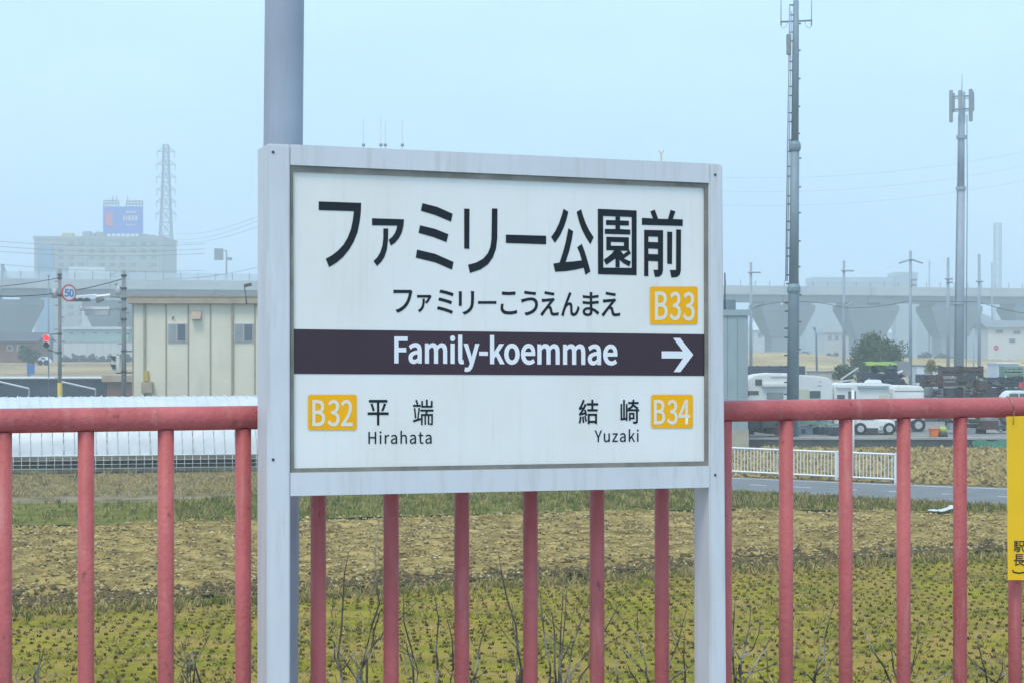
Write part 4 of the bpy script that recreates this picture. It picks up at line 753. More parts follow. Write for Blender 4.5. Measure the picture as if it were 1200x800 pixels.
# traffic and gantry on the viaduct
def at_via(px, d): k = (px-600)/F; s = (k*(359.4+vn.y*d)-vn.x*d)/(vd.x-k*vd.y); return s
s0_, s1_ = at_via(80.5, 4), at_via(123, 4)
tk = thing('box_truck', vp(s0_, 4, 16.75), 'white box truck driving along the viaduct before the tan building', 'truck')
vbox(s0_, s1_, 3, 5.4, 17.9, 20.75).build('cargo_box', M['white_paint'], tk); vbox(s1_+.15, s1_+1.9, 3.1, 5.3, 17.6, 19.9).build('cab', M['white_paint'], tk, bevel=.2)
vbox(s1_+.9, s1_+1.93, 3.05, 5.35, 18.8, 19.6).build('cab_window', M['glass'], tk); vbox(s0_+.1, s1_+1.7, 3.3, 5.1, 17.3, 17.88).build('chassis', M['dark'], tk)
for q in (s0_+1.2, s0_+2.4, s1_+.9):
    b = MB(); b.tube([vp(q, 2.98, 17.25), vp(q, 5.4, 17.25)], .5, 14, True, False); b.build('wheel', M['rubber'], tk)
s0_, s1_ = at_via(1, 7.5), at_via(8, 7.5)
tk = thing('dump_truck', vp(s0_, 7.5, 16.75), 'dark truck with a slanting load on the viaduct at the far left', 'truck')
b = MB(); b.prism([vp(s0_, 7, 18), vp(s1_+.3, 7, 18), vp(s1_, 7, 19.4), vp(s0_+.9, 7, 20.2), vp(s0_+.5, 7, 21.4), vp(s0_, 7, 21.2)], vn*2.2); b.build('tipper_body', M['girder'], tk)
b = MB(); b.tube([vp(s0_+.6, 6.9, 17.3), vp(s0_+.6, 9.3, 17.3)], .5, 12, True, False); b.build('wheel', M['rubber'], tk)
b = MB(); b.tube([vp(s1_-.1, 6.9, 17.3), vp(s1_-.1, 9.3, 17.3)], .5, 12, True, False); b.build('wheel', M['rubber'], tk); vbox(s0_, s1_+.2, 7.1, 9.1, 17.2, 17.99).build('chassis', M['dark'], tk)
sg = at_via(265.5, .2); pz = lambda py: zat(py, 343.0)
gt = thing('road_sign_gantry', vp(sg, .2, 18.2), 'grey backed road sign and lamp on a post standing on the viaduct', 'road sign')
b = MB(); b.tube([vp(sg, .5, 16.7), vp(sg, .5, pz(292.5))], .17, 8); b.build('post', M['girder'], gt)
vbox(at_via(251, .3), at_via(261.8, .3), .2, .32, pz(304.5), pz(290.8)).build('sign_back', M['girder'], gt)
vbox(at_via(262, .4), at_via(265.5, .4), .4, .5, pz(294), pz(293)).build('arm', M['girder'], gt); vbox(at_via(266, .4), at_via(272, .4), .3, .9, pz(304.5), pz(301)).build('lamp_head', M['girder'], gt)

# ------------------------------------------------------------------ tan building with roof billboard, pylon
YT = 600.0; tx0, tx1, tz = xat(40, YT), xat(190, YT), zat(277, YT)
tb = thing('tan_building', (tx0, YT, GZ), 'wide tan flat roofed building with a blue glazed corner far behind the viaduct', 'building')
b = MB(); wbox(b, tx0, tx1, YT, YT+26, GZ, tz-1); b.build('wall', M['tan'], tb)
b = MB(); wbox(b, tx0-.3, tx1+.3, YT-.4, YT+26.4, tz-1, tz); b.build('parapet', M['tan'], tb)
b = MB(); wbox(b, xat(44, YT), xat(63, YT), YT-.5, YT+.02, GZ, zat(288, YT)); b.build('glazed_bay', M['blue_glass'], tb)
for r in range(13):
    for c in range(10):
        px = 68+12.1*c; z1 = zat(283.5+8.2*r, YT); x0 = xat(px, YT)
        if z1-1.5 < 1: continue
        b = MB(); wbox(b, x0, x0+2.0, YT-.05, YT+.3, z1-1.5, z1); b.build('window', M['glass'] if (r*7+c*3) % 5 else M['curtain_glass'], tb)
for c in range(11):
    x0 = xat(65.4+12.1*c, YT); b = MB(); wbox(b, x0-.22, x0+.22, YT-.35, YT, GZ, tz-1.01); b.build('pilaster', M['tan'], tb)
for a, c, h in ((70, 82, 272.5), (94, 103, 270.5), (105, 108, 272.5), (109.5, 116, 271), (117.5, 120, 273), (160, 171, 274), (172, 179, 274.8)):
    b = MB(); wbox(b, xat(a, YT), xat(c, YT), YT+3, YT+7, tz+.01, zat(h, YT)); b.build('roof_unit', M['crane_yellow'] if a == 70 else M['crate_grey'], tb)
bb = thing('billboard', (xat(143, YT), YT+1, tz), 'large blue rooftop billboard with a red mark and white lines on the tan building', 'billboard')
b = MB(); wbox(b, xat(120, YT), xat(165.8, YT), YT+1, YT+3, zat(273.5, YT), zat(242, YT)); b.build('panel', M['blue_face'], bb)
lg = [(123.6, 250.8), (126, 249.6), (130.6, 249.2), (133.2, 250), (132.6, 252), (131, 253.6), (131.2, 256.5), (131, 259.5), (132.8, 262), (132.2, 264.4), (128.5, 265), (124.6, 264), (123.4, 260)]
b = MB(); b.prism([W(x, y, YT+.7) for x, y in lg], (0, .29, 0)); b.build('red_mark', M['red_logo'], bb)
tw = MB()
for row, (y0, y1, xs_) in enumerate([(247.2, 249.6, [(147, 149.4), (150.2, 152.6), (153.4, 155.6), (156.4, 158.4)]), (252.5, 258.5, [(143.6, 145.4), (146.6, 148.4), (149.6, 152.6), (153.8, 156.4), (157.4, 160.6)]), (262.5, 264.2, [(147, 149.2), (150, 152.2), (153, 155.4), (156.2, 157.6)])]):
    for a, c in xs_:
        b = MB(); wbox(b, xat(a, YT), xat(c, YT), YT+.9, YT+1.01, zat(y1, YT), zat(y0, YT)); b.build('white_mark', M['house_white'], bb)
for a, c, y0 in ((120.5, 138, 235), (147, 166, 235.5)):
    fm = MB()
    for k in range(6): x = xat(a+(c-a)*k/5, YT); fm.bar((x, YT+1.6, zat(242, YT)), (x, YT+1.6, zat(y0, YT)), .3)
    for q in (y0, y0+3.2): fm.bar((xat(a, YT), YT+1.6, zat(q, YT)), (xat(c, YT), YT+1.6, zat(q, YT)), .35)
    fm.build('lattice_frame', M['pylon'], bb)
for a in (131, 135.5, 148.5): b = MB(); b.tube([(xat(a, YT), YT+1.6, zat(236, YT)), (xat(a, YT), YT+1.6, zat(229, YT))], .16, 5); b.build('rod', M['pylon'], bb)
for k in range(8): b = MB(); x = xat(123+5.6*k, YT); b.bar((x, YT+2, tz+.01), (x, YT+2, zat(273.5, YT)), .3); b.build('support_leg', M['pylon'], bb)
def lattice(name, label, px, Y, ytop, wb, wt, levels, arms, mt, th, cat='pylon'):
    x = xat(px, Y); zt_ = zat(ytop, Y); t = thing(name, (x, Y, GZ), label, cat)
    def hwid(z): f_ = (z-GZ)/(zt_-GZ); return (wb*(1-f_)**1.35+wt*(1-(1-f_)**1.35))/2 if wb != wt else wb/2
    zs = [GZ+(zt_-GZ)*(1-(1-k/levels)**1.05) for k in range(levels+1)]
    for sx, sy in ((-1, -1), (1, -1), (1, 1), (-1, 1)):
        b = MB()
        for k in range(levels): h0, h1 = hwid(zs[k]), hwid(zs[k+1]); b.bar((x+sx*h0, Y+sy*h0, zs[k]), (x+sx*h1, Y+sy*h1, zs[k+1]), th*1.3)
        stuff(b.build('leg', mt, t))
    b = MB()
    for k in range(levels):
        h0, h1 = hwid(zs[k]), hwid(zs[k+1])
        for (ax, ay), (cx, cy) in (((-1, -1), (1, -1)), ((1, -1), (1, 1)), ((1, 1), (-1, 1)), ((-1, 1), (-1, -1))):
            b.bar((x+ax*h0, Y+ay*h0, zs[k]), (x+cx*h1, Y+cy*h1, zs[k+1]), th); b.bar((x+cx*h0, Y+cy*h0, zs[k]), (x+ax*h1, Y+ay*h1, zs[k+1]), th); b.bar((x+ax*h1, Y+ay*h1, zs[k+1]), (x+cx*h1, Y+cy*h1, zs[k+1]), th*.9)
    stuff(b.build('bracing', mt, t))
    for py, ln in arms:
        z = zat(py, Y); b = MB(); h = hwid(z)
        for sgn in (-1, 1):
            b.bar((x+sgn*h, Y, z+1.6), (x+sgn*ln, Y, z), th); b.bar((x+sgn*h, Y-.6, z), (x+sgn*ln, Y, z), th); b.bar((x+sgn*h, Y+.6, z), (x+sgn*ln, Y, z), th)
        b.build('crossarm', mt, t)
        for sgn in (-1, 1): b = MB(); b.tube([(x+sgn*ln, Y, z), (x+sgn*(ln-.1), Y, z-1.2), (x+sgn*(ln-.3), Y, z-2.2)], .14, 5); b.build('insulator', mt, t)
    return t
lattice('transmission_pylon', 'tall hazy lattice transmission pylon right of the tan building', 194.5, 650, 170, 9.6, 2.0, 16, [(178, 3.4), (193, 3.6), (208, 3.8), (223, 3.6), (237, 3.8), (251, 3.9)], M['pylon'], .2)
lattice('lattice_mast', 'distant hazy lattice mast near the right edge above the viaduct', 1169, 730, 262, 2.6, 2.6, 22, [], M['pylon'], .13, 'mast')

# ------------------------------------------------------------------ two antenna masts on the right
t = thing('antenna_mast', gpt(929, 75, .43), 'tall blue grey tubular antenna mast with whip aerials behind the motorhome', 'antenna mast')
mx_ = lambda py: xat(929.2+(460-py)*.0078, 75)
def mpt(py): return Vector((mx_(py), 75, zat(py, 75)))
gnd = Vector((mx_(520), 75, .43))
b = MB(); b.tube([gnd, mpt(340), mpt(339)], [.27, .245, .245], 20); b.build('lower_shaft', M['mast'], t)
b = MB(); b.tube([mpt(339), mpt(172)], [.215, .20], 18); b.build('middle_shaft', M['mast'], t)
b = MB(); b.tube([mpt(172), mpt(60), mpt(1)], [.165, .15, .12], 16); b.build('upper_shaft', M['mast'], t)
for py, r in ((338, .30), (171, .27)):
    b = MB(); b.tube([mpt(py+6), mpt(py+3), mpt(py-1), mpt(py-5)], [r*.86, r, r, r*.75], 18, True, False); b.build('collar', M['mast'], t)
for k in range(44):
    py = 8+k*10.5+random.uniform(-2, 2); p_ = mpt(py); r = .14 if py < 172 else .2 if py < 338 else .25
    b = MB(); b.bar(p_+Vector((r*.8, -.03, 0)) if k % 3 == 2 else p_+Vector((-r*.8, -.03, 0)), p_+Vector((r+.08, -.03, 0)) if k % 3 == 2 else p_+Vector((-r-.15, -.03, 0)), .045); b.build('step_bolt', M['dark'], t)
b = MB(); b.tube([mpt(330)+Vector((-.36, -.05, 0)), mpt(175)+Vector((-.33, -.05, 0)), mpt(8)+Vector((-.28, -.05, 0))], .028, 6); b.tube([mpt(330)+Vector((-.30, -.08, 0)), mpt(175)+Vector((-.26, -.08, 0)), mpt(14)+Vector((-.21, -.08, 0))], .022, 6); b.build('ladder_cable', M['mast_grey'], t)
b = MB(); b.bar(W(915, 25.8, 75), W(951, 24.2, 75), .06); b.build('aerial_arm', M['mast'], t)
for px in (915.2, 951):
    b = MB(); b.tube([W(px, 30, 75), W(px, 22, 75), W(px+.2, -30, 75)], [.03, .025, .012], 6); b.build('whip_aerial', M['mast_grey'], t)
    sgn = 1 if px < 930 else -1; b = MB(); b.tube([W(px, 29, 75), W(px+sgn*1, 32.5, 75), W(px+sgn*3.4, 33.2, 75), W(px+sgn*6, 31, 75), W(px+sgn*8, 26, 75)], .012, 5); b.build('cable_loop', M['mast'], t)
b = MB(); q = [W(922, 40, 74.8), W(926.8, 40, 74.8), W(926.8, 64, 74.8), W(922, 64, 74.8)]; b.hexa(q, [p+Vector((0, .16, 0)) for p in q]); b.build('panel_antenna', M['crate_grey'], t, bevel=.02)
YM = 170.0
t = thing('antenna_mast', gpt(1124, YM), 'farther grey antenna mast crowned with a ring of panel antennas', 'antenna mast')
def m2(py): return Vector((xat(1123.3+(450-py)*.0115, YM), YM, zat(py, YM)))
gnd = m2(455); gnd.z = GZ
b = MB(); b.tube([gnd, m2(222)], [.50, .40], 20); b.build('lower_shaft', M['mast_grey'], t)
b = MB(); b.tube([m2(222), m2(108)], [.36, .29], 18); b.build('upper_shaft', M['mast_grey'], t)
for py in (355, 221, 161): b = MB(); b.tube([m2(py+2), m2(py-2)], .6 if py > 300 else .5, 18, True, False); b.build('collar', M['mast_grey'], t)
b = MB(); b.tube([m2(108), m2(87)], [.05, .03], 6); b.build('lightning_rod', M['mast_grey'], t)
for py in (114, 129): b = MB(); b.tube([m2(py)+Vector((1.05*math.cos(a), 1.05*math.sin(a), 0)) for a in np.linspace(0, 2*math.pi, 15)], .05, 5); b.build('antenna_ring', M['mast'], t)
for k in range(6):
    a = math.pi+k*math.pi/3+.12; c = m2(125)+Vector((1.1*math.cos(a), 1.1*math.sin(a), 0)); h = 1.6 if k % 2 == 0 else .95
    b = MB(); b.box((c.x, c.y, c.z+(.0 if k % 2 == 0 else .5)), (.30, .34, 2*h), a); b.build('panel_antenna', M['crate_grey'], t, bevel=.04)
for py in (114, 129):
    for k in range(3): a = math.pi+k*2*math.pi/3+.12; b = MB(); b.bar(m2(py), m2(py)+Vector((1.05*math.cos(a), 1.05*math.sin(a), 0)), .07); b.build('antenna_arm', M['mast'], t)
b = MB(); b.tube([m2(440)+Vector((.72, -.1, 0)), m2(222)+Vector((.62, -.1, 0)), m2(135)+Vector((.5, -.1, 0))], .05, 6); b.tube([m2(440)+Vector((-.5, -.2, 0)), m2(222)+Vector((-.4, -.2, 0)), m2(135)+Vector((-.36, -.2, 0))], .05, 6); b.build('ladder_cable', M['mast'], t)

# thin line poles on the right, overhead wires
def thinpole(label, px, Y, ytop, r, arms=()):
    t = thing('line_pole', gpt(px, Y), label, 'line pole', 'line poles along the far road')
    x = xat(px, Y); b = MB(); b.tube([(x, Y, GZ), (x, Y, zat(ytop, Y))], [r, r*.75], 10); b.build('shaft', M['mast_grey'], t)
    for k, (py, l, rgt, drop) in enumerate(arms):
        z = zat(py, Y); b = MB(); b.bar((x-l, Y-.15, z-drop), (x, Y-.15, z), .1); b.bar((x, Y-.15, z), (x+rgt, Y-.15, z-drop), .1); b.build('crossarm', M['mast_grey'], t)
    return t
thinpole('line pole with a short right arm just right of the blue shed', 880, 160, 307.5, .16, [(319.5, .3, .9, 0), (361, 0, .7, -.3)])
thinpole('line pole with a short right arm left of the round bush', 989, 160, 305.5, .16, [(317.5, .3, .9, 0), (360, 0, .8, -.4)])
thinpole('line pole with drooping crossarms right of the round bush', 1067, 150, 294, .16, [(304, 1.05, 1.05, .35), (328, 0, .5, 0), (334, 0, .5, 0)])
thinpole('line pole left of the antenna mast with panel antennas', 1111, 140, 302, .15, [(327, .3, .35, 0), (331, .2, .35, 0)])
thinpole('line pole right of the antenna mast with panel antennas', 1147.5, 150, 298, .16, [(330, .3, .3, 0)])
thinpole('short dark post right of the antenna mast with panel antennas', 1141, 145, 385, .08)
thinpole('short hazy pole beside the distant lattice mast', 1162.5, 330, 308, .2)
thinpole('faint far pole above the viaduct left of the right mast', 1089, 420, 305, .22, [(309, .2, .6, 0)])
t = thing('street_light', gpt(958, 135), 'small dark street light on a slim post left of the round bush', 'street light')
b = MB(); b.tube([gpt(958, 135), W(956.5, 392, 135), W(955.4, 387.5, 135)], [.1, .075, .06], 8); b.build('post', M['mast'], t)
b = MB(); b.hexa([W(952.5, 384, 135), W(955.5, 383.2, 135), W(957, 389, 135), W(955, 389.6, 135)], [W(952.5, 384, 135.4), W(955.5, 383.2, 135.4), W(957, 389, 135.4), W(955, 389.6, 135.4)]); b.build('lamp_head', M['mast'], t)
for k, (px, py) in enumerate(((426, 139), (446.3, 137), (451.5, 141), (471.5, 141))):
    t = thing('roof_rod', (xat(px, YB+5), YB+5, zf+.003), ['thin lightning rod above the board, leftmost of four', 'thin lightning rod above the board, second of four', 'thin lightning rod above the board, third of four', 'thin lightning rod above the board, rightmost of four'][k], 'lightning rod', 'thin rods rising above the board')
    b = MB(); b.tube([(xat(px, YB+5), YB+5, zf+.003), (xat(px, YB+5), YB+5, zat(py, YB+5))], [.03, .016], 6); b.build('rod', M['alu'], t)
    b = MB(); b.tube([(xat(px, YB+5), YB+5, zat(171.5, YB+5)), (xat(px, YB+5), YB+5, zat(168.5, YB+5))], .09, 6); b.build('collar', M['mast_grey'], t)
t = thing('roof_aerial', (xat(775, YS+3), YS+3, sz+.003), 'tiny Y shaped aerial just above the right end of the board', 'aerial')
b = MB(); b.tube([(xat(775, YS+3), YS+3, sz+.003), W(775, 181, YS+3)], [.035, .03], 6); b.build('mast', M['crane_yellow'], t)
b = MB(); b.tube([W(772, 176.5, YS+3), W(775, 181, YS+3), W(778, 176.5, YS+3)], .022, 5); b.build('fork', M['crane_yellow'], t)
def wire(label, pts, Y0, Y1, sag, r=.012, n=14):
    a, c = W(*pts[0], Y0), W(*pts[1], Y1); P = []
    for k in range(n+1): f_ = k/n; q = a*(1-f_)+c*f_; q.z -= sag*4*f_*(1-f_); P.append(q)
    b = MB(); b.tube(P, r, 5); o = b.build('overhead_wire', M['cable'], None, P[0]); tag(o, label, 'wire', 'overhead wires'); return o
wire('thick dark overhead wire reaching the thicker pole from the left', [(-40, 345), (143.5, 327)], 92, YP2, .45, .03)
wire('upper dark overhead wire from the left to the speed sign pole', [(-40, 338), (70, 325.5)], 92, YP1, .12, .022)
for k, (y0, y1) in enumerate(((278.5, 285), (284.5, 291), (290.5, 296), (304, 316))): wire(['highest', 'second', 'third', 'lowest'][k]+' of the faint wires crossing in front of the tan building', [(-60, y0-1), (240, y1+1)], 300, 330, 1.0, .035)
for k, (y0, y1) in enumerate(((274, 246), (281, 250), (284, 258))): wire(['upper', 'middle', 'lower'][k]+' faint wire rising from the pylon towards the board', [(206, y0), (330, y1-4)], 640, 360, 2.0, .05)
wire('faint wire rising to the board above the viaduct sign', [(190, 327), (330, 306)], 330, 260, .8, .035)
wire('low wire slung between the line poles beside the blue shed', [(880, 361), (989, 361)], 160, 160, -.6, .03)
wire('low wire slung between the line poles around the round bush', [(989, 361), (1067, 352.5)], 160, 150, .2, .03)
wire('low wire slung to the right from the line pole by the bush', [(1067, 353), (1147.5, 354)], 150, 150, .0, .03)
wire('low wire running out of frame at the right', [(1147.5, 354), (1260, 368)], 150, 150, .5, .03)
for k, (y0, y1) in enumerate(((208, 169), (224, 186), (240, 203))): wire(['upper', 'middle', 'lower'][k]+' faint high wire crossing the sky behind both masts', [(840, y0), (1260, y1-4)], 420, 420, 3, .022)

# ------------------------------------------------------------------ campers, yard wall, scrap yard
def wheel(b, x, y, z, r, w_): return b.tube([(x, y, z), (x, y+w_, z)], r, 18, True, False)
def add_wheels(root, xs_, y0, r, zg=.43):
    for x in xs_:
        b = MB(); wheel(b, x, y0, zg+r, r, .24); o = b.build('wheel', M['rubber'], root)
        b = MB(); wheel(b, x, y0-.015, zg+r, r*.55, .03); b.build('rim', M['alu'], o)
YR = 79.0; X = lambda px, Y=YR: xat(px, Y); Z = lambda py, Y=YR: zat(py, Y)
rv = thing('motorhome', gpt(926, YR, .43), 'white motorhome with a rounded overcab parked behind the antenna mast', 'motorhome')
outl = [(866, 496), (866, 466), (876.5, 464), (876, 455), (877.3, 445.5), (881, 441.2), (888, 438.6), (903, 437), (930, 437.5), (950, 439.6), (966, 440.6), (972.5, 442.6), (975.6, 447), (976, 455), (975.5, 496)]
b = MB(); b.prism([W(x, y, YR) for x, y in outl], (0, 2.2, 0)); b.build('body', M['rv'], rv, bevel=.06)
def rvq(name, m_, px0, py0, px1, py1, parent, proud=.03, thick=.06, Y=YR):
    b = MB(); wbox(b, xat(px0, Y), xat(px1, Y), Y-proud, Y-proud+thick, zat(py1, Y), zat(py0, Y)); return b.build(name, m_, parent, bevel=.01)
rvq('overcab_window', M['glass'], 885, 444, 893, 451, rv); rvq('cab_window', M['glass'], 868, 457.5, 889, 462, rv); rvq('side_window', M['curtain_glass'], 898.5, 459.5, 918, 467, rv); rvq('side_window', M['glass'], 948.8, 457.5, 961.5, 466, rv)
rvq('awning', M['rv'], 892.5, 448.8, 922.5, 452.4, rv, .18, .2); rvq('door', M['rv_cream'], 928.5, 455.5, 948, 492, rv, .025, .05); rvq('roof_rack', M['rv'], 903, 439.2, 922, 441, rv, .05, .08); rvq('skirt', M['crate_grey'], 868, 492, 975, 497.5, rv, .02, .06)
rvq('vent', M['alu'], 958, 450.5, 963, 451.5, rv); rvq('lamp', M['alu'], 960, 446, 962, 447, rv)
add_wheels(rv, [X(880), X(958)], YR-.02, .34)
rv = thing('camper_trailer', gpt(1010, YR+1, .43), 'white boxy camper with a roof unit between motorhome and small box van', 'camper')
YR2 = YR+.6
b = MB(); b.prism([W(x, y, YR2) for x, y in [(977.5, 497), (977.5, 452), (979, 450), (984, 448.8), (1044, 449.4), (1046.5, 451), (1046.8, 497)]], (0, 2.1, 0)); b.build('body', M['rv'], rv, bevel=.05)
rvq('awning', M['shed'], 1005, 451.5, 1041, 454.5, rv, .14, .16, YR2); rvq('awning', M['rv'], 980, 450.5, 999, 454, rv, .12, .14, YR2)
rvq('side_window', M['glass'], 981, 462, 990, 468, rv, .03, .06, YR2); rvq('side_window', M['glass'], 994, 458, 1003, 467, rv, .03, .06, YR2); rvq('door', M['rv_cream'], 1030, 462, 1040, 494, rv, .03, .06, YR2)
b = MB(); b.prism([W(x, y, YR2+.6) for x, y in [(1015.5, 449.2), (1018.5, 445.3), (1022, 444.5), (1032.5, 444.7), (1034, 449.2)]], (0, .8, 0)); b.build('roof_unit', M['rv'], rv, bevel=.03)
b = MB(); b.bar(W(983, 446.7, YR2+.4), W(1001, 444.6, YR2+.4), .05); b.build('roof_bar', M['alu'], rv)
add_wheels(rv, [X(1003, YR2), X(1022, YR2)], YR2-.02, .34); rvq('skirt', M['dark'], 990, 497, 1042, 501, rv, -.1, .3, YR2)
rv = thing('box_van', gpt(1065, YR, .43), 'small white box van with a rounded roof edge right of the camper', 'van')
b = MB(); b.prism([W(x, y, YR-.2) for x, y in [(1048, 494), (1046.5, 458), (1048, 453.5), (1052, 451.4), (1078, 451.8), (1082, 453), (1083.2, 457), (1083.4, 494)]], (0, 2.0, 0)); b.build('cargo_box', M['rv'], rv, bevel=.06)
rvq('trim_strip', M['crate_grey'], 1048, 457.2, 1083, 458.2, rv, .02, .05, YR-.2); rvq('chassis', M['dark'], 1046, 494.2, 1082, 499, rv, -.05, .3, YR-.2); rvq('rear_door', M['rv'], 1066, 461, 1081, 492, rv, .02, .05, YR-.2)
add_wheels(rv, [X(1055), X(1075)], YR-.25, .32)
YK2 = 76.2
kt = thing('light_truck', gpt(1028, YK2, .43), 'small white truck facing the road under the railing beside the white post', 'truck')
b = MB(); b.prism([W(x, y, YK2) for x, y in [(1004, 505), (1003.5, 494), (1007, 483), (1026, 482), (1030, 492), (1049, 492.5), (1049.5, 505)]], (0, 1.5, 0)); b.build('body', M['rv'], kt, bevel=.05)
rvq('side_window', M['glass'], 1009, 485, 1024, 491.5, kt, .02, .05, YK2); rvq('grille', M['dark'], 1014, 501, 1029, 506.5, kt, .03, .06, YK2); rvq('bumper', M['crate_grey'], 1030, 503, 1048, 506, kt, .03, .06, YK2); rvq('headlamp', M['alu'], 1031, 498, 1035, 501.5, kt, .03, .06, YK2)
add_wheels(kt, [X(1008.5, YK2), X(1042, YK2)], YK2-.03, .27)
yw = thing('yard_wall', (0, 72.3, GZ), 'low dark retaining wall along the front of the gravel yard', 'wall')
for k in range(24):
    x0 = 1+k*1.5; b = MB(); wbox(b, x0+.01, x0+1.49, 72.3, 72.5, GZ, .42); b.build('wall_panel', M['dark_wall'], yw)
b = MB(); wbox(b, 1, 37, 72.24, 72.56, .422, .50); b.build('coping', M['concrete'], yw)
gnf = thing('green_net', (xat(1158, 72), 72.1, .07), 'green net draped on the yard wall near the yellow plate', 'net')
M['net'] = mat('green_net_cloth', (.03, .15, .09), .8, .25, 3)
b = MB(); pts = [(xat(1140+k*4, 72), 72.0+.05*math.sin(k*1.7), 0) for k in range(16)]
for k in range(15):
    a_, c_ = pts[k], pts[k+1]; b.add([(a_[0], a_[1]-.12, .07), (c_[0], c_[1]-.12, .07), (c_[0], c_[1]+.15, .40+.05*math.sin(k)), (a_[0], a_[1]+.15, .40+.05*math.sin(k-1))], [(0, 1, 2, 3)])
b.build('cloth', M['net'], gnf)
def lump(b, c, d):
    return b.add([Vector(c)+Vector((q[0]*d[0]*random.uniform(.7, 1.2), q[1]*d[1]*random.uniform(.7, 1.2), q[2]*d[2]*random.uniform(.7, 1.2))) for q in OCT], [tuple(f_) for f_ in OF])
def junk(name, label, cat, px, Y, w_, h, m_, n=14, zg=.43, sub=None):
    t = thing(name, gpt(px, Y, zg), label, cat); x = xat(px, Y)
    for k in range(n):
        b = MB(); d = (random.uniform(.12, .4), random.uniform(.15, .4), random.uniform(.1, .3)); c = (x+random.uniform(-w_/2, w_/2), Y+random.uniform(0, .8), zg+d[2]*.6+random.random()*(h-d[2]))
        if k % 3: b.box(c, (d[0]*2, d[1]*2, d[2]*1.6), random.uniform(-.5, .5))
        else: lump(b, c, d)
        b.build('scrap_piece', random.choice(m_), t)
    return t
junk('scrap_heap', 'dark heap of scrap under the rail left of the antenna mast', 'scrap heap', 893, 74.2, 2.6, .95, [M['navy'], M['dark'], M['rust']], 26)
junk('scrap_heap', 'beige sacks and boards beside the foot of the blue shed', 'scrap heap', 866, 73.6, .9, .9, [M['beige'], M['rv_cream']], 8)
junk('scrap_heap', 'mixed blue and white boxes under the rail in front of the motorhome', 'scrap heap', 945, 76, 2.8, .7, [M['shed'], M['crate_green'], M['white_paint'], M['mast'], M['dark'], M['navy']], 14)
junk('scrap_heap', 'low grey boxes below the camper just left of the white post', 'scrap heap', 986, 75.5, .9, .45, [M['crate_grey'], M['navy'], M['alu']], 6)
junk('scrap_heap', 'dark rubbish by the yard wall near the yellow plate', 'scrap heap', 1150, 77, 2.6, .9, [M['rust'], M['crate_grey'], M['dark']], 22)
t = thing('orange_bin', gpt(1094.5, 74.5, .43), 'small bright orange bin standing in the yard right of the van', 'bin')
b = MB(); c = gpt(1094.5, 74.5, .43); b.hexa([c+Vector((sx*.15, sy*.15, .0)) for sx, sy in ((-1, -1), (1, -1), (1, 1), (-1, 1))], [c+Vector((sx*.19, sy*.19, .34)) for sx, sy in ((-1, -1), (1, -1), (1, 1), (-1, 1))]); b.build('tub', M['orange_pl'], t, bevel=.02)
b = MB(); b.box(c+Vector((0, 0, .36)), (.42, .42, .04)); b.build('lid', M['orange_pl'], t, bevel=.01)
t = thing('yellow_green_bin', gpt(1105, 74.5, .43), 'yellow green round bin with a dark base beside the orange bin', 'bin')
c = gpt(1105, 74.5, .43); b = MB(); b.tube([c, c+Vector((0, 0, .2))], .21, 14); b.build('base', M['dark'], t); b = MB(); b.tube([c+Vector((0, 0, .2)), c+Vector((0, 0, .36)), c+Vector((0, 0, .44))], [.17, .17, .11], 14); b.build('barrel', M['hivis'], t)
# stacks of metal crates
YC = 92.0
junk('scrap_heap', 'jumble of rusty scrap piled before the crate stacks', 'scrap heap', 1118, 90.4, 3.4, 2.6, [M['rust'], M['dark'], M['navy'], M['rust'], M['crate_grey']], 46)
junk('scrap_heap', 'rusty scrap heaped beside the small tarp shed', 'scrap heap', 1160, 90.6, 1.2, 2.2, [M['rust'], M['dark'], M['navy']], 24)
t = thing('dark_low_fence', gpt(905, 112), 'long dark blue low fence behind the motorhome roof', 'fence')
for k in range(5):
    b = MB(); wbox(b, xat(874+14*k, 112)+.02, xat(888+14*k, 112)-.02, 112, 112.06, GZ, zat(428.5, 112)); b.build('fence_panel', M['navy'], t)
    b = MB(); b.bar((xat(874+14*k, 112), 112.1, GZ), (xat(874+14*k, 112), 112.1, zat(427.8, 112)), .1); b.build('post', M['dark'], t)
t = thing('far_guardrail', gpt(1020, 215), 'pale guardrail along the road at the foot of the far dry bank', 'guardrail')
for k in range(24):
    x0 = xat(868, 215)+k*1.75; b = MB(); wbox(b, x0+.01, x0+1.74, 215, 215.08, 1.2, 1.5); b.build('rail_panel', M['alu'], t); b = MB(); b.bar((x0, 215.15, GZ), (x0, 215.15, 1.55), .12); b.build('post', M['alu'], t)
for k, (px, Y_) in enumerate(((1088, 118), (1106, 121), (962, 119))):
    t = thing('container_box', gpt(px, Y_), ['pale low storage box behind the left crate stacks', 'grey low storage box left of the second antenna mast foot', 'beige low storage box left of the low bush'][k], 'storage box'); x0 = xat(px, Y_); w_ = (1.6, 1.2, 1.5)[k]; hh = zat((429, 431, 436)[k], Y_)
    b = MB(); wbox(b, x0-w_/2, x0+w_/2, Y_, Y_+1.4, GZ, hh); b.build('wall', M[('roof_pale', 'crate_grey', 'beige')[k]], t); b = MB(); wbox(b, x0-w_/2-.05, x0+w_/2+.05, Y_-.05, Y_+1.45, hh+.003, hh+.1); b.build('lid', M['roof_grey'], t)
    b = MB(); wbox(b, x0-.3, x0+.3, Y_-.03, Y_+.02, GZ, hh-.25); b.build('door', M['crate_grey'], t)
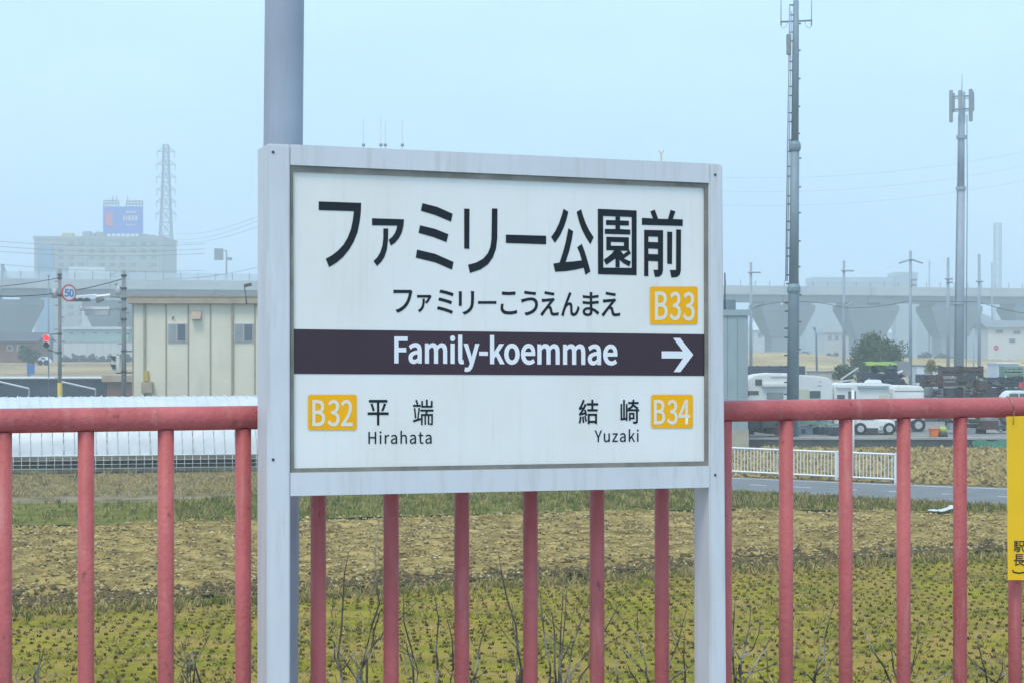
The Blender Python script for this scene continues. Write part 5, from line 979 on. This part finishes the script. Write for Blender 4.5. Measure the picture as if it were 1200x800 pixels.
def crate_proto(m_, nm, lb):
    t = thing('metal_crate', (0, 0, 0), lb, 'crate', 'metal crates stacked in the scrap yard'); h, w_, d_ = .58, 1.02, .9
    b = MB(); wbox(b, -w_/2+.03, w_/2-.03, 0, d_, .05, .10); b.build('floor', m_, t)
    for z in (.2, .36, .52): b = MB(); wbox(b, -w_/2+.02, w_/2-.02, .0, .03, z-.06, z+.03); b.build('slat', m_, t)
    b = MB(); wbox(b, -w_/2+.02, w_/2-.02, d_-.03, d_, .1, h-.04); b.build('back_panel', m_, t)
    for sx in (-1, 1): b = MB(); wbox(b, sx*w_/2-.03, sx*w_/2+.03, -.01, d_, 0.0, h); b.build('side_frame', m_, t)
    for k in range(4): b = MB(); lump(b, (-.36+.24*k, .42, .28+.04*(k % 2)), (.19, .3, .24)); b.build('load', M[random.choice(['rust', 'navy', 'dark', 'crate_grey'])], t)
    return t
protos = {}
for nm, m_ in (('rust brown', M['rust']), ('navy blue', M['navy']), ('pale green', M['crate_green']), ('grey', M['crate_grey'])):
    protos[nm] = [crate_proto(m_, nm, nm+' open metal crate in the scrap stacks behind the box van'), False]
lay = {0: ['grey', 'rust brown', 'grey', 'rust brown'], 1: ['rust brown', 'navy blue', 'rust brown', 'grey', 'rust brown'], 2: ['navy blue', 'rust brown', 'grey', 'pale green', 'rust brown'], 3: ['rust brown', 'navy blue', 'rust brown', 'navy blue'], 4: ['rust brown', 'grey', 'navy blue', 'navy blue', 'pale green']}
for c in range(5):
    for r_i, nm in enumerate(lay[c]):
        x = xat(1093.5, YC)+c*1.09+random.uniform(-.03, .03); loc = (x, YC+random.uniform(-.08, .08)+(c % 2)*.15, .43+r_i*.583)
        pr = protos[nm]; lab = nm+' open crate, '+['bottom of', 'second from the bottom in', 'third from the bottom in', 'fourth from the bottom in', 'fifth from the bottom in'][r_i]+' the '+['leftmost', 'second', 'middle', 'fourth', 'rightmost'][c]+' scrap stack'
        if not pr[1]: pr[0].location = loc; pr[1] = True; pr[0]['label'] = lab
        else: dup(pr[0], loc, lab)
t = thing('scrap_truck', gpt(1040, 88, .43), 'dark loaded lorry with a lime green cover below the round bush', 'truck')
YL = 88.0
b = MB(); wbox(b, xat(1014, YL), xat(1056, YL), YL, YL+2.2, .95, zat(436, YL)); b.build('load_bed', M['navy'], t)
for k in range(26):
    b = MB(); c = (xat(random.uniform(1012, 1062), YL), YL+random.uniform(-.05, 1.2), random.uniform(zat(452, YL), zat(431, YL))); lump(b, c, (random.uniform(.15, .5), .3, random.uniform(.1, .3))); b.build('scrap_piece', M[random.choice(['navy', 'dark', 'rust', 'crate_grey', 'navy'])], t)
b = MB(); V_ = []
for k in range(13): f_ = k/12; V_ += [(xat(1014+38*f_, YL), YL-.1, zat(427.6+.4*math.sin(k), YL)), (xat(1014.5+37*f_, YL), YL+.1, zat(424.8+.35*math.sin(k*1.3), YL)), (xat(1015+36*f_, YL), YL+1.6, zat(423.9+.3*math.sin(k*1.1), YL))]
b.add(V_, [(3*k+j, 3*k+3+j, 3*k+4+j, 3*k+1+j) for k in range(12) for j in range(2)]); b.build('lime_cover', M['lime'], t)
b = MB(); b.bar(W(986, 444, YL), W(1006, 430.5, YL), .07); b.build('crane_arm', M['alu'], t); b = MB(); b.bar(W(1052, 437, YL-.1), W(1058, 434.5, YL-.1), .12); b.build('crane_arm', M['alu'], t)
b = MB(); wbox(b, xat(1052, YL), xat(1068, YL), YL+.2, YL+2, zat(440, YL), zat(423.2, YL)); b.build('cage', M['crate_grey'], t); add_wheels(t, [xat(1022, YL), xat(1050, YL)], YL-.05, .4)
sp = thing('small_tarp_shed', gpt(1182, 112, .43), 'small white panelled shed behind the scrap yard at right', 'shed')
b = MB(); wbox(b, xat(1169, 112), xat(1194, 112), 112, 114.5, .43, zat(426, 112)); b.build('wall', M['roof_pale'], sp); b = MB(); wbox(b, xat(1168, 112), xat(1195, 112), 111.8, 114.7, zat(426, 112)+.002, zat(424.4, 112)); b.build('roof', M['white_paint'], sp)
YK = 86.0
pc = thing('parked_car', gpt(1197, YK, .43), 'small car with white roof and blue body at the right edge above the rail', 'car')
b = MB(); b.prism([W(x, y, YK) for x, y in [(1172, 482), (1171, 470), (1176, 466), (1214, 466), (1220, 471), (1220, 482)]], (0, 1.5, 0)); b.build('body', M['sign_blue'], pc, bevel=.06)
b = MB(); b.prism([W(x, y, YK+.1) for x, y in [(1178, 466), (1183, 459.5), (1187, 457.6), (1205, 457.6), (1211, 466)]], (0, 1.3, 0)); b.build('roof', M['white_paint'], pc, bevel=.04)
rvq('side_window', M['glass'], 1183.5, 460.6, 1194, 465, pc, -.06, .05, YK); rvq('side_window', M['glass'], 1195.5, 460.6, 1205, 465, pc, -.06, .05, YK); add_wheels(pc, [xat(1180, YK), xat(1212, YK)], YK-.02, .3)
b = MB(); wbox(b, xat(1194, YK), xat(1198, YK), YK-.03, YK+.05, zat(453.5, YK), zat(447.5, YK)); 
rp_ = thing('red_lamp_post', gpt(1196.5, YK+3, .43), 'thin post with a small red top behind the parked car', 'post'); b = MB(); b.tube([gpt(1196.5, YK+3, .43), W(1196.5, 455, YK+3)], .04, 6); b.build('shaft', M['dark'], rp_); b = MB(); b.box(W(1196.5, 451, YK+3), (.22, .1, .3)); b.build('red_top', M['red_ring'], rp_)

# ------------------------------------------------------------------ white guard fence, white post, plastic litter
A_, B_ = Vector((xat(852, 56.6), 56.6, .07)), Vector((xat(1050, 52.9), 52.9, .07)); gd_ = (B_-A_); gl_ = gd_.length; gd_.normalize()
gf_ = thing('guard_fence', A_, 'white steel guard fence of thin uprights along the far road edge', 'fence')
ext = 3.0
A2 = A_-gd_*ext; gl2 = gl_+ext
def fp(s, z): return A2+gd_*s+Vector((0, 0, z))
for z in (.90, .13): b = MB(); b.bar(fp(0, z), fp(gl2, z), .05); b.build('rail', M['white_paint'], gf_)
s = gl2
while s > 0: b = MB(); b.bar(fp(s, -.0), fp(s, .95), .085); b.build('post', M['white_paint'], gf_); s -= 2.02
n = int(gl2/.122)
for k in range(1, n): b = MB(); b.bar(fp(k*.122, .13), fp(k*.122, .89), .022); b.build('baluster', M['white_paint'], gf_)
wp = thing('marker_post', gpt(999.5, 54.6, .07), 'slender white post standing beside the white guard fence', 'post')
b = MB(); b.tube([gpt(999.5, 54.6, .07), W(999.5, 456, 54.6)], .048, 12); b.build('shaft', M['white_paint'], wp); b = MB(); b.tube([W(999.5, 456, 54.6), W(999.5, 454.8, 54.6)], [.055, .03], 12); b.build('cap', M['white_paint'], wp)
lv, lf = [], []
for i in range(9):
    for j in range(5): c = gpt(1104.5, 43.4, .12); lv.append((c.x-.36+i*.09+.02*random.random(), c.y-.22+j*.11, .12+.03*random.random()+(.16*math.exp(-((i-6.5)/1.6)**2))*(1-abs(j-2)/3)))
for i in range(8):
    for j in range(4): a = i*5+j; lf.append((a, a+5, a+6, a+1))
o = raw('plastic_sheet', [tuple(q) for q in lv], lf, M['sheet_plastic'], smooth=False); tag(o, 'crumpled white plastic sheet lying at the field edge by the road', 'litter')

# ------------------------------------------------------------------ bushes and trees
def tree(name, label, cat, c, rx, ry, rz, n, ls, m_, group=None, trunk=True, zg=GZ, clumps=26):
    t = thing(name, (c[0], c[1], zg), label, cat, group); c = Vector(c)
    if trunk:
        b = MB(); b.tube([(c.x, c.y, zg), (c.x+.05, c.y, zg*.5+c.z*.5), (c.x, c.y, c.z)], [rx*.10, rx*.075, rx*.05], 8); b.build('trunk', M['bark'], t)
        for k in range(5):
            a = k*1.3; e = c+Vector((math.cos(a)*rx*.6, math.sin(a)*ry*.6, rz*.35)); b = MB(); b.tube([(c.x, c.y, c.z-rz*.3), c*.5+e*.5, e], [rx*.05, rx*.035, rx*.012], 6); b.build('limb', M['bark'], t)
    cl = []
    for k in range(clumps):
        d = Vector((random.gauss(0, 1), random.gauss(0, 1), random.gauss(0, 1))).normalized()*random.uniform(.35, .92); cl.append((d, random.uniform(.16, .34)))
    P = []
    while len(P) < n:
        d, r = random.choice(cl); q = Vector((random.gauss(0, 1), random.gauss(0, 1), random.gauss(0, 1))).normalized()*r*random.random()**.4; P.append(d*.86+q)
    P = np.array([tuple(p) for p in P])*np.array([rx, ry, rz])+np.array(tuple(c)); keep = P[:, 2] > zg+.05; P = P[keep]; n = len(P)
    u = rng.normal(0, 1, (n, 3)); u /= np.linalg.norm(u, axis=1)[:, None]; w_ = np.cross(u, rng.normal(0, 1, (n, 3))); w_ /= np.linalg.norm(w_, axis=1)[:, None]
    s = ls*rng.uniform(.6, 1.4, n)[:, None]; V_ = np.stack([P-u*s, P+w_*s*.5, P+u*s, P-w_*s*.5], 1).reshape(-1, 3)-np.array(tuple(ORG[t.name]))
    cr = raw('crown', V_, np.array([[0, 1, 2, 3]])+4*np.arange(n)[:, None], m_, t); stuff(cr); return t
tree('round_bush', 'large rounded dark green bush behind the campers', 'bush', (xat(1030, 125), 125, zat(421, 125)), 2.35, 2.0, 2.15, 14000, .11, M['leaf'], clumps=170)
tree('low_bush', 'low dark bush left of the large rounded bush', 'bush', (xat(990, 122), 122, zat(437, 122)), 1.0, .9, .9, 1700, .1, M['leaf'])
tree('yellow_shrub', 'yellowish shrub behind the crates at the right edge', 'bush', (xat(1186, 100), 100, zat(444, 100)), .75, .6, .95, 1100, .08, M['leaf_y'])
tree('yellow_shrub', 'small yellowish shrub just behind the left crate stack', 'bush', (xat(1091, 104), 104, zat(430, 104)), .5, .5, .6, 600, .07, M['leaf_y'])
tree('garden_tree', 'small round green tree in front of the brick red house', 'tree', (xat(33, 190), 190, zat(414, 190)), 1.35, 1.2, 1.2, 1500, .14, M['leaf'])
for k, px in enumerate(np.linspace(77, 150, 8)): tree('clipped_hedge', ['leftmost', 'second', 'third', 'fourth', 'fifth', 'sixth', 'seventh', 'rightmost'][k]+' dark clipped hedge plant in the row below the long white wall', 'hedge', (xat(px, 265), 265, 2.6), 1.0, .7, 1.15, 420, .2, M['hedge'], 'dark hedge row below the white wall', False, 2.0)
for k, px in enumerate((915, 945, 975, 1062, 1085, 1105)): tree('roadside_bush', 'hazy dark bush on the far bank, '+['leftmost of the row', 'second from left', 'third from left', 'just right of the drooping armed pole', 'second right of that pole', 'rightmost of the row'][k], 'bush', (xat(px, 300), 300, 2.6), 1.8, 1.4, 1.5, 380, .32, M['hedge'], 'hazy bushes on the far bank', False)

# ------------------------------------------------------------------ far houses
def house(name, label, px0, px1, pyroof, pyeave, Y, wallm, roofm, depth=9, gable=True, wins=(), zg=GZ, group=None, cat='house'):
    x0, x1, ze, zr = xat(px0, Y), xat(px1, Y), zat(pyeave, Y), zat(pyroof, Y); t = thing(name, ((x0+x1)/2, Y, zg), label, cat, group)
    b = MB(); wbox(b, x0, x1, Y, Y+depth, zg, ze); b.build('wall', wallm, t)
    b = MB()
    if gable: b.prism([(x0-.4, Y-.5, ze+.01), (x0-.4, Y+depth+.5, ze+.01), (x0-.4, Y+depth/2, zr)], (x1-x0+.8, 0, 0))
    else: wbox(b, x0-.3, x1+.3, Y-.3, Y+depth+.3, ze+.005, zr)
    b.build('roof', roofm, t)
    for a, c, p0, p1 in wins:
        b = MB(); wbox(b, xat(a, Y), xat(c, Y), Y-.06, Y+.1, zat(p1, Y), zat(p0, Y)); w_ = b.build('window', M['alu'], t)
        b = MB(); wbox(b, xat(a, Y)+.12, xat(c, Y)-.12, Y-.09, Y+.05, zat(p1, Y)+.12, zat(p0, Y)-.12); b.build('pane', M['glass'], w_)
    return t
house('two_storey_house', 'pale two storey house with grey roof at the right edge under the viaduct', 1158, 1230, 375, 384, 275, M['house_white'], M['roof_grey'], 9, True, [(1166, 1176, 386, 391), (1187, 1196, 387, 392), (1182, 1190, 396, 402)])
house('low_house', 'low dark roofed house behind the flared pier nearest the blue shed', 884, 906, 377, 387, 470, M['house_white'], M['roof_pale'], 12, True, [(888, 893, 390, 396)])
house('low_house', 'pale flat house between the first two right piers', 966, 996, 385, 390, 410, M['house_white'], M['roof_pale'], 12, False, [(970+8*k, 975+8*k, 393, 399) for k in range(3)])
house('low_house', 'grey roofed house behind the second right pier', 1000, 1044, 380, 390, 560, M['house_white'], M['roof_pale'], 12, True)
house('far_hall', 'long flat hazy hall on the skyline above the viaduct', 952, 1046, 325, 331, 735, M['crate_grey'], M['shed'], 15, False, [], GZ, None, 'hall')
house('far_hall', 'distant stepped hazy block on the skyline left of the panel antenna mast', 1050, 1075, 319, 323, 740, M['crate_grey'], M['shed'], 15, False, [], GZ, None, 'hall')
house('brick_house', 'brick red low house with a dark roof at the far left edge', -20, 42, 389, 400, 215, M['house_red'], M['roof_dark'], 8, True, [(8, 15, 404, 411), (20, 27, 404, 411)])
house('green_hall', 'pale green walled hall under the left half of the viaduct', 74, 150, 383, 386, 300, M['teal'], M['roof_pale'], 12, False, [(80+14*k, 87+14*k, 388.5, 392) for k in range(5)], cat='hall')
house('grey_hall', 'hazy mauve grey building seen under the viaduct behind the lamp', 96, 150, 352, 361, 520, M['house_white'], M['roof_pale'], 12, True, [(100+12*k, 107+12*k, 364, 370) for k in range(4)], cat='hall')
house('pale_house', 'pale grey roofed house seen under the viaduct at the left edge', -30, 16, 362, 372, 480, M['house_white'], M['roof_pale'], 12, True, [(2, 8, 376, 381)])
house('dark_shed', 'long low dark shed with white roof edge behind the greenhouse', -40, 124, 442, 443.5, 128, M['navy'], M['roof_pale'], 5, False, [], cat='shed')
house('brown_shed', 'small brown shed roof touching the cream building', 125, 154.5, 439, 447, 125, M['house_red'], M['brown_trim'], 5, False, [], cat='shed')
t = thing('stair_rail', gpt(80, 126), 'pale diagonal handrails in front of the dark low shed', 'handrail')
for a, c in (((-5, 446), (34, 455)), ((72, 447), (112, 456))): b = MB(); b.bar(W(*a, 127.6), W(*c, 127.4), .12); b.build('rail', M['alu'], t); b = MB(); b.bar(W(*c, 127.4), Vector((xat(c[0], 127.4), 127.4, GZ)), .08); b.build('post', M['alu'], t)
t = thing('boundary_wall', (xat(75, 290), 290, GZ), 'long pale boundary wall above the dark hedge row', 'wall')
for k in range(9): x0 = xat(75, 285)+k*1.32; b = MB(); wbox(b, x0, x0+1.29, 285, 285.25, GZ, zat(401.5, 285)); b.build('wall_panel', M['house_white'], t)
b = MB(); wbox(b, xat(75, 285)-.05, xat(75, 285)+11.9, 284.95, 285.3, zat(401.5, 285)+.003, zat(401.5, 285)+.12); b.build('coping', M['concrete'], t)
ybp = thing('striped_post', gpt(70.5, 94.5), 'short ochre guard sleeve at the foot of the speed sign pole', 'post'); b = MB(); b.tube([gpt(70.2, YP1), W(70.2, 448, YP1)], .14, 14); b.build('sleeve', M['crane_yellow'], ybp)
t = thing('no_entry_sign', gpt(1167.5, 205), 'tiny round red sign on a thin post before the pale house', 'road sign')
b = MB(); b.tube([gpt(1167.5, 205, 0), W(1167.5, 404, 205)], .05, 6); b.build('post', M['alu'], t); b = MB(); c = W(1167.5, 407.5, 204.9); b.tube([c, c+Vector((0, .04, 0))], .30, 20, True, False); b.build('face', M['red_ring'], t); b = MB(); b.box(c-Vector((0, .012, 0)), (.34, .02, .07)); b.build('bar', M['white_paint'], t)
t = thing('white_car', gpt(45, 186), 'small hazy white car beside the round green tree at left', 'car')
YW = 186.0
b = MB(); b.prism([W(x, y, YW) for x, y in [(44, 424.5), (44.5, 420.5), (48, 417.8), (52, 418), (55.5, 421.5), (57, 424.5)]], (0, 1.6, 0)); b.build('body', M['white_paint'], t)
for px in (47, 54): b = MB(); b.tube([(xat(px, YW), YW-.04, zat(424.6, YW)), (xat(px, YW), YW+.2, zat(424.6, YW))], .3, 12, True, False); b.build('wheel', M['rubber'], t)
rvq('side_window', M['glass'], 48, 418.8, 53, 420.6, t, .02, .04, YW)

# ------------------------------------------------------------------ haze: one closed box of even air
hm = bpy.data.materials.new('hazy_air'); hm.use_nodes = True; h_ = hm.node_tree; h_.nodes.clear()
ho = h_.nodes.new('ShaderNodeOutputMaterial'); hv = h_.nodes.new('ShaderNodeVolumePrincipled'); h_.links.new(hv.outputs[0], ho.inputs['Volume'])
hv.inputs['Color'].default_value = (.86, .96, 1, 1); hv.inputs['Density'].default_value = HAZE_DENSITY; hv.inputs['Anisotropy'].default_value = 0
b = MB(); wbox(b, -580, 580, -40, 880, -1.5, 96); hz = b.build('haze', hm); stuff(hz)
